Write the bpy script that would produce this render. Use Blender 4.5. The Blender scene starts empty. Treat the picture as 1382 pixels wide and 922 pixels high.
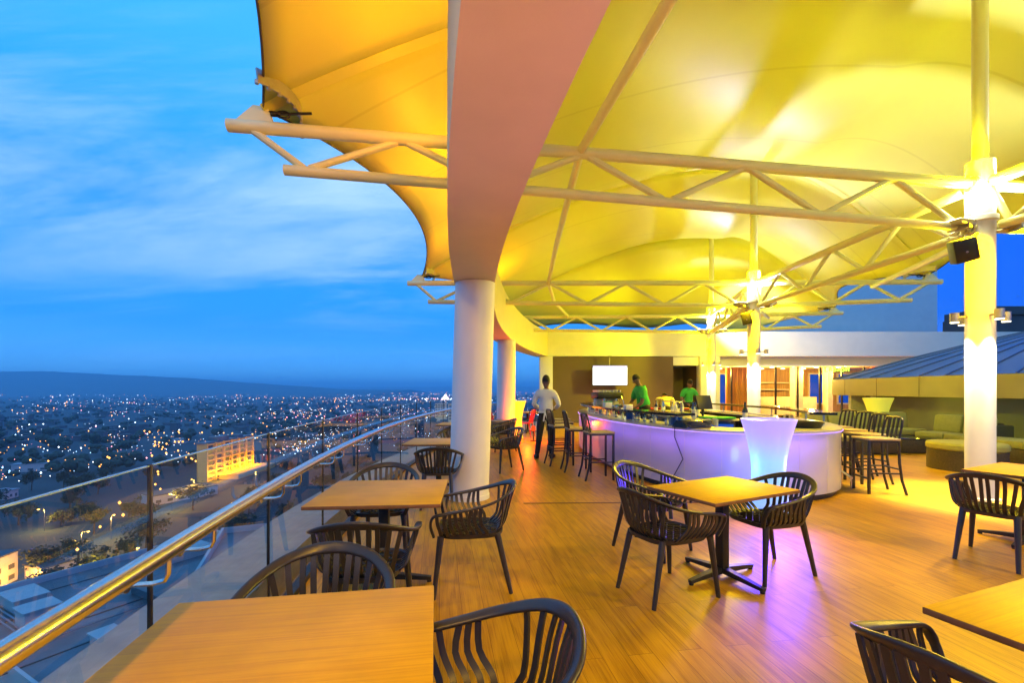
import bpy, bmesh, math, random
from mathutils import Vector, Matrix
random.seed(7)
R = math.radians
S = bpy.context.scene
COL = S.collection
PI = math.pi

# ------------------------------------------------------------------ mesh builder
class MB:
    def __init__(self):
        self.v = []; self.f = []; self.m = []; self.cur = 0
    def add(self, vs, fs):
        b = len(self.v)
        self.v += [tuple(p) for p in vs]
        for f in fs:
            self.f.append(tuple(b + i for i in f)); self.m.append(self.cur)
        return self
    def box(self, c, s, rz=0.0, bev=0.0):
        x, y, z = s[0]/2, s[1]/2, s[2]/2
        ca, sa = math.cos(rz), math.sin(rz)
        if bev <= 0:
            P = [(-x,-y,-z),(x,-y,-z),(x,y,-z),(-x,y,-z),(-x,-y,z),(x,-y,z),(x,y,z),(-x,y,z)]
            F = [(3,2,1,0),(4,5,6,7),(0,1,5,4),(1,2,6,5),(2,3,7,6),(3,0,4,7)]
        else:
            bm = bmesh.new()
            bmesh.ops.create_cube(bm, size=1.0)
            for q in bm.verts: q.co = Vector((q.co.x*s[0], q.co.y*s[1], q.co.z*s[2]))
            bmesh.ops.bevel(bm, geom=bm.edges[:], offset=bev, segments=2, profile=0.5, affect='EDGES')
            bm.verts.index_update()
            P = [tuple(q.co) for q in bm.verts]; F = [tuple(q.index for q in f.verts) for f in bm.faces]
            bm.free()
        P = [(c[0]+p[0]*ca-p[1]*sa, c[1]+p[0]*sa+p[1]*ca, c[2]+p[2]) for p in P]
        return self.add(P, F)
    def tube(self, pts, r, n=8, cap=True, squash=None, closed=False):
        pts = [Vector(p) for p in pts]
        k = len(pts)
        rs = r if isinstance(r, (list, tuple)) else [r]*k
        rings = []
        prev = None
        for i, p in enumerate(pts):
            if closed: d = (pts[(i+1) % k]-pts[i-1])
            elif i == 0: d = pts[1]-pts[0]
            elif i == k-1: d = pts[-1]-pts[-2]
            else: d = (pts[i+1]-p).normalized()+(p-pts[i-1]).normalized()
            d.normalize()
            if prev is None:
                up = Vector((0,0,1)) if abs(d.z) < .95 else Vector((1,0,0))
                a = d.cross(up).normalized()
            else:
                a = (prev - d*prev.dot(d)).normalized()
            prev = a
            b = d.cross(a)
            q1, q2 = (1, 1) if squash is None else squash
            rings.append([p+a*math.cos(2*PI*j/n)*rs[i]*q1+b*math.sin(2*PI*j/n)*rs[i]*q2 for j in range(n)])
        V = [v for ring in rings for v in ring]; F = []
        m = k if closed else k-1
        for i in range(m):
            i2 = (i+1) % k
            for j in range(n):
                F.append((i*n+j, i2*n+j, i2*n+(j+1) % n, i*n+(j+1) % n)[::-1])
        if cap and not closed:
            F.append(tuple(range(n))); F.append(tuple(range((k-1)*n, k*n))[::-1])
        return self.add(V, F)
    def sweep(self, pts, sides, w, t, n=None):
        """flat band: at each point a side vector (width axis); rectangular or rounded (n) section"""
        pts = [Vector(p) for p in pts]; k = len(pts)
        ws = w if isinstance(w, (list, tuple)) else [w]*k
        ts = t if isinstance(t, (list, tuple)) else [t]*k
        V = []
        for i, p in enumerate(pts):
            d = (pts[min(i+1, k-1)]-pts[max(i-1, 0)]).normalized()
            s = Vector(sides[i]); s = (s-d*s.dot(d)).normalized()
            u = d.cross(s)
            if n:
                for j in range(n):
                    a = 2*PI*j/n
                    cx, sx = math.cos(a), math.sin(a)
                    e = .6
                    V.append(p+s*math.copysign(abs(cx)**e, cx)*ws[i]/2+u*math.copysign(abs(sx)**e, sx)*ts[i]/2)
            else:
                for (x, y) in ((-1,-1),(1,-1),(1,1),(-1,1)):
                    V.append(p+s*x*ws[i]/2+u*y*ts[i]/2)
        q = n or 4
        F = []
        for i in range(k-1):
            for j in range(q):
                F.append((i*q+j, i*q+(j+1) % q, (i+1)*q+(j+1) % q, (i+1)*q+j))
        F.append(tuple(range(q))[::-1]); F.append(tuple(range((k-1)*q, k*q)))
        return self.add(V, F)
    def lathe(self, prof, c=(0,0,0), n=24, capb=True, capt=True):
        V = []; F = []
        for (r, z) in prof:
            for j in range(n):
                a = 2*PI*j/n
                V.append((c[0]+r*math.cos(a), c[1]+r*math.sin(a), c[2]+z))
        for i in range(len(prof)-1):
            for j in range(n):
                F.append((i*n+j, i*n+(j+1) % n, (i+1)*n+(j+1) % n, (i+1)*n+j))
        if capb: F.append(tuple(range(n))[::-1])
        if capt: F.append(tuple(range((len(prof)-1)*n, len(prof)*n)))
        return self.add(V, F)
    def prism(self, poly, z0, z1):
        n = len(poly)
        V = [(p[0], p[1], z0) for p in poly]+[(p[0], p[1], z1) for p in poly]
        F = [tuple(range(n))[::-1], tuple(range(n, 2*n))]
        for i in range(n): F.append((i, (i+1) % n, n+(i+1) % n, n+i))
        return self.add(V, F)
    def wall(self, path, z0, z1, t, closed=False):
        """vertical band of thickness t following a plan path (t to the left of it); z may be functions of index"""
        k = len(path); L = []
        for i in range(k):
            if closed: d = Vector(path[(i+1) % k])-Vector(path[i-1])
            else: d = Vector(path[min(i+1, k-1)])-Vector(path[max(i-1, 0)])
            d = Vector((d.x, d.y)).normalized(); nn = Vector((-d.y, d.x))
            p = Vector((path[i][0], path[i][1]))
            L.append((p, p+nn*t))
        V = []
        for i, (a, b) in enumerate(L):
            zz0 = z0(i) if callable(z0) else z0; zz1 = z1(i) if callable(z1) else z1
            V += [(a.x,a.y,zz0),(b.x,b.y,zz0),(b.x,b.y,zz1),(a.x,a.y,zz1)]
        F = []
        for i in range(k if closed else k-1):
            j = (i+1) % k
            for q in range(4):
                F.append((i*4+q, i*4+(q+1) % 4, j*4+(q+1) % 4, j*4+q)[::-1])
        if not closed:
            F.append((0,1,2,3)); F.append(tuple((k-1)*4+q for q in (3,2,1,0)))
        return self.add(V, F)
    def build(self, name, mat, parent=None, loc=None, rot=None, smooth=True, ang=35, fix=True):
        me = bpy.data.meshes.new(name)
        me.from_pydata(self.v, [], self.f)
        mats = mat if isinstance(mat, (list, tuple)) else [mat]
        for m in mats: me.materials.append(m)
        if len(mats) > 1: me.polygons.foreach_set('material_index', self.m)
        me.validate(); me.update()
        if fix and len(self.f) < 60000:
            bm = bmesh.new(); bm.from_mesh(me)
            bmesh.ops.recalc_face_normals(bm, faces=bm.faces[:]); bm.to_mesh(me); bm.free()
        if smooth:
            me.polygons.foreach_set('use_smooth', [True]*len(me.polygons))
            me.set_sharp_from_angle(angle=R(ang))
        o = bpy.data.objects.new(name, me); COL.objects.link(o)
        if parent is not None: o.parent = parent
        if loc is not None: o.location = loc
        if rot is not None: o.rotation_euler = rot
        return o

def tag(o, label=None, cat=None, group=None, kind=None):
    if label: o['label'] = label
    if cat: o['category'] = cat
    if group: o['group'] = group
    if kind: o['kind'] = kind
    return o
def thing(name, label, cat, loc=(0,0,0), rz=0.0, group=None):
    o = bpy.data.objects.new(name, None); COL.objects.link(o)
    o.empty_display_size = .1
    o.location = loc; o.rotation_euler = (0,0,rz)
    return tag(o, label, cat, group)
def kids(o): return [c for c in COL.objects if c.parent == o]
KID = {}
def copy_tree(o, parent=None):
    c = o.copy(); COL.objects.link(c)
    if parent is not None: c.parent = parent
    for ch in list(o.children): copy_tree(ch, c)
    return c
def dup(o, loc, rz, label, group=None):
    c = copy_tree(o); c.location = loc; c.rotation_euler = (0,0,rz); c['label'] = label
    if group: c['group'] = group
    return c

# ------------------------------------------------------------------ materials
def nodes(m):
    m.use_nodes = True
    nt = m.node_tree
    return nt, nt.nodes, nt.links
def mat(name, col, rough=.5, metal=0.0, var=.12, scale=6.0, bump=0.0, bscale=60.0, spec=.5, col2=None, stretch=None, coat=0.0, emit=None, es=0.0):
    m = bpy.data.materials.new(name); nt, N, L = nodes(m)
    b = N['Principled BSDF']
    b.inputs['Roughness'].default_value = rough; b.inputs['Metallic'].default_value = metal
    b.inputs['Specular IOR Level'].default_value = spec
    b.inputs['Coat Weight'].default_value = coat
    tc = N.new('ShaderNodeTexCoord'); mp = N.new('ShaderNodeMapping')
    if stretch: mp.inputs['Scale'].default_value = stretch
    L.new(tc.outputs['Object'], mp.inputs['Vector'])
    no = N.new('ShaderNodeTexNoise'); no.inputs['Scale'].default_value = scale; no.inputs['Detail'].default_value = 5
    L.new(mp.outputs['Vector'], no.inputs['Vector'])
    cr = N.new('ShaderNodeValToRGB')
    c2 = col2 or tuple(max(0, c*(1-var*2)) for c in col)
    cr.color_ramp.elements[0].position = .3; cr.color_ramp.elements[1].position = .7
    cr.color_ramp.elements[0].color = (*c2, 1); cr.color_ramp.elements[1].color = (*col, 1)
    L.new(no.outputs['Fac'], cr.inputs['Fac']); L.new(cr.outputs['Color'], b.inputs['Base Color'])
    mr = N.new('ShaderNodeMapRange'); mr.inputs['To Min'].default_value = max(.02, rough*.8); mr.inputs['To Max'].default_value = min(1, rough*1.2)
    L.new(no.outputs['Fac'], mr.inputs['Value']); L.new(mr.outputs['Result'], b.inputs['Roughness'])
    if bump:
        n2 = N.new('ShaderNodeTexNoise'); n2.inputs['Scale'].default_value = bscale; n2.inputs['Detail'].default_value = 3
        L.new(mp.outputs['Vector'], n2.inputs['Vector'])
        bp = N.new('ShaderNodeBump'); bp.inputs['Strength'].default_value = bump; bp.inputs['Distance'].default_value = .01
        L.new(n2.outputs['Fac'], bp.inputs['Height']); L.new(bp.outputs['Normal'], b.inputs['Normal'])
    if emit:
        b.inputs['Emission Color'].default_value = (*emit, 1); b.inputs['Emission Strength'].default_value = es
        if es < 50: m.cycles.emission_sampling = 'AUTO'
    return m
def emis(name, col, s, sample=False):
    m = bpy.data.materials.new(name); nt, N, L = nodes(m)
    N.remove(N['Principled BSDF'])
    e = N.new('ShaderNodeEmission'); e.inputs['Color'].default_value = (*col, 1); e.inputs['Strength'].default_value = s
    L.new(e.outputs[0], N['Material Output'].inputs['Surface'])
    m.cycles.emission_sampling = 'AUTO' if sample else 'NONE'
    return m
def wood(name, dark, mid, light, rough, plank=None, rz=0.0, grain=(1.0, 14.0), gscale=3.0, coat=0.0, gbump=.08, spec=.5):
    """long grain along local X (after rz); plank=(length,width) adds joints"""
    m = bpy.data.materials.new(name); nt, N, L = nodes(m); b = N['Principled BSDF']
    tc = N.new('ShaderNodeTexCoord'); mp = N.new('ShaderNodeMapping'); mp.inputs['Rotation'].default_value = (0,0,-rz)
    L.new(tc.outputs['Object'], mp.inputs['Vector'])
    vec = mp.outputs['Vector']
    brick = None
    if plank:
        brick = N.new('ShaderNodeTexBrick')
        brick.offset = .37; brick.offset_frequency = 2
        brick.inputs['Scale'].default_value = 1.0
        brick.inputs['Brick Width'].default_value = plank[0]; brick.inputs['Row Height'].default_value = plank[1]
        brick.inputs['Mortar Size'].default_value = .0016; brick.inputs['Mortar Smooth'].default_value = .2
        brick.inputs['Color1'].default_value = (0,0,0,1); brick.inputs['Color2'].default_value = (1,1,1,1)
        brick.inputs['Mortar'].default_value = (.5,.5,.5,1); brick.inputs['Bias'].default_value = 0
        L.new(vec, brick.inputs['Vector'])
        off = N.new('ShaderNodeVectorMath'); off.operation = 'MULTIPLY_ADD'
        L.new(brick.outputs['Color'], off.inputs[0]); off.inputs[1].default_value = (7.3, 5.1, 3.7); L.new(vec, off.inputs[2])
        vec = off.outputs[0]
    # warp for cathedral figure
    ms = N.new('ShaderNodeVectorMath'); ms.operation = 'MULTIPLY'; ms.inputs[1].default_value = (grain[0], grain[1], 1)
    L.new(vec, ms.inputs[0])
    nz = N.new('ShaderNodeTexNoise'); nz.inputs['Scale'].default_value = gscale*.35; nz.inputs['Detail'].default_value = 2
    L.new(ms.outputs[0], nz.inputs['Vector'])
    wr = N.new('ShaderNodeMath'); wr.operation = 'MULTIPLY'; wr.inputs[1].default_value = 9.0
    L.new(nz.outputs['Fac'], wr.inputs[0])
    sn = N.new('ShaderNodeMath'); sn.operation = 'SINE'
    m3 = N.new('ShaderNodeMath'); m3.operation = 'MULTIPLY'; m3.inputs[1].default_value = 4.5
    L.new(wr.outputs[0], m3.inputs[0]); L.new(m3.outputs[0], sn.inputs[0])
    fine = N.new('ShaderNodeTexNoise'); fine.inputs['Scale'].default_value = gscale*3; fine.inputs['Detail'].default_value = 6; fine.inputs['Roughness'].default_value = .7
    ms2 = N.new('ShaderNodeVectorMath'); ms2.operation = 'MULTIPLY'; ms2.inputs[1].default_value = (grain[0]*.7, grain[1]*3, 1)
    L.new(vec, ms2.inputs[0]); L.new(ms2.outputs[0], fine.inputs['Vector'])
    a = N.new('ShaderNodeMath'); a.operation = 'MULTIPLY_ADD'; a.inputs[1].default_value = .085; 
    L.new(sn.outputs[0], a.inputs[0]); L.new(fine.outputs['Fac'], a.inputs[2])
    fac = a.outputs[0]
    if plank:
        t = N.new('ShaderNodeMath'); t.operation = 'MULTIPLY_ADD'; t.inputs[1].default_value = .09
        sp = N.new('ShaderNodeSeparateColor'); L.new(brick.outputs['Color'], sp.inputs[0])
        sb = N.new('ShaderNodeMath'); sb.operation = 'SUBTRACT'; sb.inputs[1].default_value = .5
        L.new(sp.outputs[0], sb.inputs[0]); L.new(sb.outputs[0], t.inputs[0]); L.new(fac, t.inputs[2]); fac = t.outputs[0]
    cr = N.new('ShaderNodeValToRGB'); e = cr.color_ramp.elements
    e[0].position = .28; e[0].color = (*dark, 1); e[1].position = .75; e[1].color = (*light, 1)
    q = e.new(.5); q.color = (*mid, 1)
    L.new(fac, cr.inputs['Fac'])
    colout = cr.outputs['Color']
    if plank:
        mx = N.new('ShaderNodeMixRGB'); mx.inputs[2].default_value = (*[c*.6 for c in dark], 1)
        L.new(brick.outputs['Fac'], mx.inputs[0]); L.new(colout, mx.inputs[1]); colout = mx.outputs[0]
    wn = N.new('ShaderNodeTexNoise'); wn.inputs['Scale'].default_value = 1.1 if plank else 4.0; wn.inputs['Detail'].default_value = 6; L.new(tc.outputs['Object'], wn.inputs['Vector'])
    wm = N.new('ShaderNodeMapRange'); wm.inputs['From Min'].default_value = .35; wm.inputs['From Max'].default_value = .65; wm.inputs['To Min'].default_value = .86; wm.inputs['To Max'].default_value = 1.03; L.new(wn.outputs['Fac'], wm.inputs['Value'])
    wx = N.new('ShaderNodeMixRGB'); wx.blend_type = 'MULTIPLY'; wx.inputs[0].default_value = 1; L.new(colout, wx.inputs[1]); L.new(wm.outputs[0], wx.inputs[2])   # wear and dirt
    L.new(wx.outputs[0], b.inputs['Base Color'])
    mr = N.new('ShaderNodeMapRange'); mr.inputs['To Min'].default_value = rough*.8; mr.inputs['To Max'].default_value = rough*1.25
    L.new(fac, mr.inputs['Value']); L.new(mr.outputs['Result'], b.inputs['Roughness'])
    b.inputs['Specular IOR Level'].default_value = spec
    b.inputs['Coat Weight'].default_value = coat; b.inputs['Coat Roughness'].default_value = .2
    bp = N.new('ShaderNodeBump'); bp.inputs['Strength'].default_value = gbump; bp.inputs['Distance'].default_value = .004
    L.new(fac, bp.inputs['Height']); L.new(bp.outputs['Normal'], b.inputs['Normal'])
    return m
def glass(name, tint=(.93,.97,1), ior=1.5, rough=0.0, boost=1.0):
    m = bpy.data.materials.new(name); nt, N, L = nodes(m); N.remove(N['Principled BSDF'])
    tr = N.new('ShaderNodeBsdfTransparent'); tr.inputs[0].default_value = (*tint, 1)
    gl = N.new('ShaderNodeBsdfAnisotropic'); gl.inputs['Roughness'].default_value = rough; gl.inputs[0].default_value = (1,1,1,1)
    fr = N.new('ShaderNodeFresnel'); fr.inputs['IOR'].default_value = ior
    mx = N.new('ShaderNodeMixShader'); fac = fr.outputs[0]
    ge = N.new('ShaderNodeNewGeometry')     # reflect at the outer faces only (both surfaces of the pane counted there)
    mm = N.new('ShaderNodeMath'); mm.operation = 'MULTIPLY_ADD'; mm.inputs[1].default_value = -boost; mm.inputs[2].default_value = boost
    L.new(ge.outputs['Backfacing'], mm.inputs[0])
    m2 = N.new('ShaderNodeMath'); m2.operation = 'MULTIPLY'; m2.use_clamp = True
    L.new(fac, m2.inputs[0]); L.new(mm.outputs[0], m2.inputs[1]); fac = m2.outputs[0]
    L.new(fac, mx.inputs[0]); L.new(tr.outputs[0], mx.inputs[1]); L.new(gl.outputs[0], mx.inputs[2])
    L.new(mx.outputs[0], N['Material Output'].inputs['Surface'])
    return m

M = {}
M['floor'] = wood('floor_planks', (.29,.135,.003), (.47,.24,.005), (.58,.32,.008), .40, plank=(1.5,.15), rz=R(99), grain=(1.0,9.0), gscale=1.6, coat=.0, spec=.2, gbump=.1)
M['top'] = wood('table_wood', (.50,.25,.005), (.60,.32,.008), (.66,.37,.012), .5, grain=(.8,20.0), gscale=2.2, coat=.0, spec=.25, gbump=.06)
M['edge'] = mat('table_edge', (.22,.10,.035), .5, var=.2, scale=20)
M['white'] = mat('white_render', (.80,.79,.77), .55, var=.03, scale=3, bump=.05, bscale=120)
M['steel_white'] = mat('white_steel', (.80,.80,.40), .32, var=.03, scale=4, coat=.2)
M['amberwall'] = mat('amber_panelling', (.46,.27,.08), .45, var=.25, scale=3, stretch=(5,1,.3))
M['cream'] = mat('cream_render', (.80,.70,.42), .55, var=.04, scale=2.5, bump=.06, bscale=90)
M['plastic'] = mat('chair_plastic', (.026,.023,.024), .36, var=.1, scale=30, bump=.05, bscale=300)
M['redplastic'] = mat('red_plastic', (.45,.02,.03), .4, var=.1)
M['black'] = mat('black_metal', (.008,.008,.009), .5, var=.1, scale=20)
M['navy'] = mat('stool_metal', (.022,.021,.03), .35, metal=.2, var=.15, scale=20)
M['chrome'] = mat('brushed_steel', (.72,.70,.68), .20, metal=1, var=.05, scale=40, stretch=(1,1,1))
M['wicker'] = mat('wicker', (.085,.055,.04), .65, var=.3, scale=40, bump=.9, bscale=70)
M['cushion'] = mat('cushion_fabric', (.34,.32,.10), .9, var=.08, scale=12, bump=.25, bscale=220)
M['brownwall'] = mat('brown_wall', (.125,.085,.065), .7, var=.08, scale=2, bump=.1, bscale=90)
M['fascia'] = mat('fascia_panel', (.42,.34,.12), .45, var=.08, scale=1.2)
M['metalroof'] = mat('metal_roof', (.22,.23,.26), .35, metal=.6, var=.1, scale=1.5)
M['darkwall'] = mat('recess_wall', (.20,.21,.16), .6, var=.1, scale=2)
M['panel'] = mat('bar_panel', (.52,.50,.58), .22, var=.02, scale=2, coat=.4)
M['bartop'] = mat('bar_top_pale', (.62,.58,.48), .25, var=.08, scale=9)
M['blacktop'] = mat('bar_top_dark', (.018,.017,.016), .15, var=.2, scale=9, coat=.5)
M['skin'] = mat('skin', (.20,.10,.065), .5, var=.06, scale=9)
M['hair'] = mat('hair', (.012,.010,.009), .8, bump=.5, bscale=300)
M['shirt'] = mat('white_shirt', (.72,.71,.68), .8, var=.06, scale=8, bump=.3, bscale=25)
M['trousers'] = mat('black_trousers', (.014,.013,.015), .8, var=.15, scale=8, bump=.3, bscale=25)
M['green'] = mat('green_shirt', (.03,.42,.07), .8, var=.1, scale=8, bump=.3, bscale=25)
M['yellowcloth'] = mat('pale_yellow_shirt', (.75,.62,.16), .8, var=.08, scale=8, bump=.3, bscale=25)
M['ceramic'] = mat('ceramic', (.82,.80,.74), .2, var=.03)
M['planter'] = mat('planter_brown', (.20,.15,.10), .6, var=.15, bump=.3, bscale=60)
M['glassrail'] = glass('rail_glass', (.90,.955,.96), 1.5, boost=1.25)
M['glass'] = glass('pane_glass', (.93,.96,.97), 1.5)
M['bluebottle'] = mat('blue_carton', (.02,.14,.5), .3)
M['bottle'] = mat('dark_bottle', (.02,.04,.02), .1, coat=.5)
M['amber'] = mat('amber_bottle', (.35,.14,.03), .12, coat=.5)
M['clearb'] = mat('pale_bottle', (.55,.58,.55), .1, coat=.5)
M['cable'] = mat('edge_cable', (.06,.045,.03), .5)
M['concrete'] = mat('concrete', (.42,.43,.45), .8, var=.12, scale=.6, bump=.1, bscale=20)
M['ledge'] = mat('ledge_grey', (.36,.37,.40), .7)
M['roofgrey'] = mat('roof_grey', (.22,.23,.25), .6, var=.28, scale=.16)
M['roofdark'] = mat('roof_dark', (.12,.12,.13), .7, var=.2, scale=.3)
M['plaster'] = mat('plaster', (.62,.58,.54), .8, var=.08, scale=.3)
# ------------------------------------------------------------------ survey curves
def XB(y): return -.60+.01391*(y-8.785)**2            # centre line of the curved ring beam
def XBn(y):                                             # its plan normal pointing outwards (to -x)
    d = Vector((2*.01391*(y-8.785), 1)).normalized(); return Vector((-d.y, d.x))
def off(y, d):
    n = XBn(y); return (XB(y)+n.x*d, y+n.y*d)
def ys(a, b, n): return [a+(b-a)*i/(n-1) for i in range(n)]
Y0, Y1 = -5.0, 20.5
FAR = 20.5
# deck
pl = [off(y, 1.42) for y in ys(Y0, 24.5, 60)]
poly = pl+[(26, 27), (26, Y0)]
mb = MB(); mb.prism(poly, -.35, 0.0)
tag(mb.build('floor', M['floor'], smooth=False), kind='structure')
mb = MB(); mb.box((1.35, 6.05, .003), (2.4, .035, .006), rz=R(1)); 
tag(mb.build('floor_joint_strip', M['edge']), 'thin brown joint strip lying across the plank floor beside round column', 'joint strip')
# outer ledge of the building, below the deck edge
mb = MB(); mb.wall([off(y, 1.95) for y in ys(Y0, 24.5, 50)], -.55, -.25, .75)
mb.wall([off(y, 1.43) for y in ys(Y0, 24.5, 50)], -.75, -.56, 1.30)
mb.wall([off(y, 1.5) for y in ys(Y0, 24.5, 50)], -56, -.76, .3)
tag(mb.build('tower_ledge', M['ledge']), 'pale concrete ledge of the tower running outside the glass railing', 'ledge')

# ------------------------------------------------------------------ ring beam and round columns
ring = thing('ring_beam', 'curved white concrete ring beam sweeping overhead along the terrace edge', 'beam')
yy = ys(Y0, FAR+.1, 70)
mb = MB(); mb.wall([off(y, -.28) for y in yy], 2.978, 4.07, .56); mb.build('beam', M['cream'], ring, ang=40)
def round_column(y, r, lab, x=None, lean=0.0):
    x = XB(y) if x is None else x
    t = thing('round_column', lab, 'column', (x, y, 0), 0, 'round columns under the ring beam')
    mb = MB()
    n = 40; prof = [(r, .02), (r, 1.0), (r, 2.0), (r, 2.974)]
    mb.lathe(prof, n=n)
    for i, v in enumerate(mb.v): mb.v[i] = (v[0]+lean*v[2]/2.97, v[1], v[2])
    mb.build('shaft', M['white'], t)
    mb = MB(); mb.lathe([(r+.012, 0), (r+.012, .06), (r+.003, .07)], n=n); mb.build('base_ring', M['white'], t)
    return t
round_column(6.36, .275, 'thick white round column nearest the camera beside the square wooden table', x=-.60, lean=.09)
round_column(13.7, .275, 'white round column lit yellow with a planter box at its foot', x=-.19, lean=.03)
round_column(-.9, .275, 'white round column standing behind the nearest railing table')

# ------------------------------------------------------------------ railing
rail = thing('glass_railing', 'curved frameless glass railing with round brushed steel handrail along terrace edge', 'railing')
GD = 1.393
M['edgeglass'] = mat('glass_edge', (.28,.42,.50), .1)
mb = MB(); mb.tube([(*off(y, 1.254), .964) for y in ys(-2.5, 24, 110)], .031, n=14); mb.build('handrail', M['chrome'], rail)
# joints along the glass line
jy = [-2.2, -.82, .56, 1.93, 3.09, 4.30]
while jy[-1] < 23: jy.append(jy[-1]+1.3)
for a, b in zip(jy[:-1], jy[1:]):
    mb = MB(); mb.wall([off(y, GD) for y in ys(a+.012, b-.012, 7)], .02, 1.22, .014)
    mb.build('glass_panel', M['glassrail'], rail, fix=True)
    e = MB(); e.wall([off(y, GD-.001) for y in ys(a+.012, b-.012, 7)], 1.2205, 1.2245, .014); e.build('glass_edge', M['edgeglass'], rail)
for y in jy:
    p = off(y, GD+.004); n = XBn(y)
    mb = MB(); mb.box((p[0], p[1], .61), (.017, .010, 1.235), rz=math.atan2(n.y, n.x), bev=.003)
    mb.build('post', M['black'], rail)
for y in jy:
    for dy in (-.16, .16):
        yb = y+dy
        a = off(yb, GD-.005); h = off(yb, 1.254)
        mid = off(yb, 1.30)
        mb = MB()
        mb.tube([(*a, .855), (*mid, .855), (*off(yb, 1.268), .862), (*off(yb, 1.256), .885), (*h, .94)], .0085, n=8)
        mb.tube([(*off(yb, GD-.018), .855), (*off(yb, GD-.002), .855)], .026, n=16)
        mb.build('bracket', M['chrome'], rail)
mb = MB(); mb.wall([off(y, GD-.03) for y in ys(-2.5, 24, 60)], .0, .045, .07); mb.build('base_channel', M['black'], rail)

# ------------------------------------------------------------------ far wall, pillars, restaurant
mb = MB(); mb.box(((1.15+26)/2, FAR+.30, 3.55), (26-1.15, .5, 1.1)); 
tag(mb.build('lintel_beam', M['white'], smooth=False), 'long straight white beam closing the far end above the bar', 'beam')
mb = MB(); mb.box((15.6, FAR+.9, 2.80), (14.0, .4, .42)); mb.box((10.0, FAR+.62, 2.99), (3.0,.1,.02))
tag(mb.build('soffit_beam', M['white'], smooth=False), 'second lower white beam behind the lintel over the restaurant front', 'beam')
mb = MB(); mb.box((1.52, FAR+.1, 1.49), (.58, .5, 2.976), bev=.01)
tag(mb.build('pilaster', M['white']), 'flat yellow lit pilaster at the left end of the brown wall', 'pilaster')
mb = MB(); mb.box((4.54, FAR+.2, 1.49), (5.42, .2, 2.976)); mb.box((4.54, FAR+.09, .06), (5.42, .02, .12))
tag(mb.build('brown_wall', M['brownwall'], smooth=False), 'dark brown wall carrying the lit screen behind the bar', 'wall')
mb = MB(); mb.box((7.82, FAR+.2, 2.78), (1.13, .2, .39))
mb.box((8.82, FAR+.1, 1.49), (.86, .5, 2.976), bev=.01)
tag(mb.build('yellow_pillar', M['white']), 'square yellow lit pillar and door head right of the dark doorway', 'pillar')
mb = MB(); mb.box((7.82, FAR+2.2, 1.3), (1.4, .1, 2.6)); mb.box((7.1, FAR+1.3, 1.3), (.08, 1.9, 2.6)); mb.box((8.5, FAR+1.3, 1.3), (.08, 1.9, 2.6)); mb.box((7.8, FAR+1.3, 2.64), (1.4,1.9,.06))
tag(mb.build('back_corridor', M['brownwall'], smooth=False), 'dark recess behind the doorway beside the brown wall', 'doorway')
# restaurant room
rest = thing('restaurant_room', 'lit restaurant interior behind glass at the far right end of terrace', 'restaurant', (0,0,0))
M['warmceil'] = mat('warm_ceiling', (.70,.55,.32), .7, var=.04)
M['bluepane'] = emis('dusk_window', (.02,.12,.75), .55)
M['warmlamp'] = emis('downlight_lens', (1,.72,.32), 14)
mb = MB(); mb.box((16, FAR+4, 2.72), (14.4, 6, .1)); mb.build('ceiling', M['warmceil'], rest, smooth=False)
mb = MB(); mb.box((16, FAR+6.8, 1.35), (14.4, .2, 2.7)); mb.box((9.2, FAR+4, 1.35), (.2, 5.4, 2.7)); mb.build('back_wall', M['amberwall'], rest, smooth=False)
for (x, w) in ((11.6,.55), (12.7,.75), (13.9,.6), (18.2,1.1), (20.0,1.3), (21.9,1.3)):
    mb = MB(); mb.box((x, FAR+6.67, 1.55), (w, .03, 1.7)); f = mb.build('window', M['bluepane'], rest, smooth=False)
    mb = MB(); 
    for sx in (-1, 1): mb.box((x+sx*(w/2+.04), FAR+6.66, 1.55), (.08, .07, 1.86))
    mb.box((x, FAR+6.66, 2.44), (w, .07, .08)); mb.box((x, FAR+6.66, .66), (w, .07, .08))
    mb.build('frame', M['bartop'], f, smooth=False)
M['curtain'] = mat('orange_curtain', (.72,.30,.06), .8, var=.25, scale=4, stretch=(6,6,.2))
mb = MB()
for k in range(9): mb.tube([(10.75+k*.13, FAR+2.4+.04*(k % 2), .05), (10.75+k*.13, FAR+2.4+.04*(k % 2), 2.62)], .075, n=8)
mb.build('curtain', M['curtain'], rest)
for x in (12.15, 14.6, 16.2): 
    mb = MB(); mb.box((x, FAR+3.0, 1.33), (.42 if x < 16 else .25, .42, 2.64)); mb.build('column', M['bartop'] if x > 13 else M['brownwall'], rest, smooth=False)
for k in range(8):
    mb = MB(); mb.box((9.4+k*1.05, FAR+1.3, 1.3), (.06, .08, 2.56)); mb.build('mullion', M['navy'], rest, smooth=False)
mb = MB(); mb.box((13.2, FAR+1.3, 1.3), (7.6, .012, 2.5)); mb.build('glazing', M['glass'], rest, smooth=False)
mb = MB(); mb.box((9.78, FAR+1.9, 1.32), (.5, .5, 2.62), bev=.02); mb.build('column', M['white'], rest)
mb = MB(); mb.box((14.6, FAR+5.2, .55), (4.5, .8, 1.1), bev=.02); mb.box((14.6, FAR+6.4, 1.5), (3.2, .3, .05)); mb.box((14.6, FAR+6.4, 1.9), (3.2, .3, .05)); mb.build('service_counter', M['bartop'], rest)
dl = []
for j in range(3):
    for k in range(7):
        mb = MB(); mb.lathe([(.09, 0), (.09, .03)], (9.7+k*1.15+.3*j, FAR+1.7+1.5*j, 2.635), n=12); mb.build('downlight', M['warmlamp'], rest)
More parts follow.
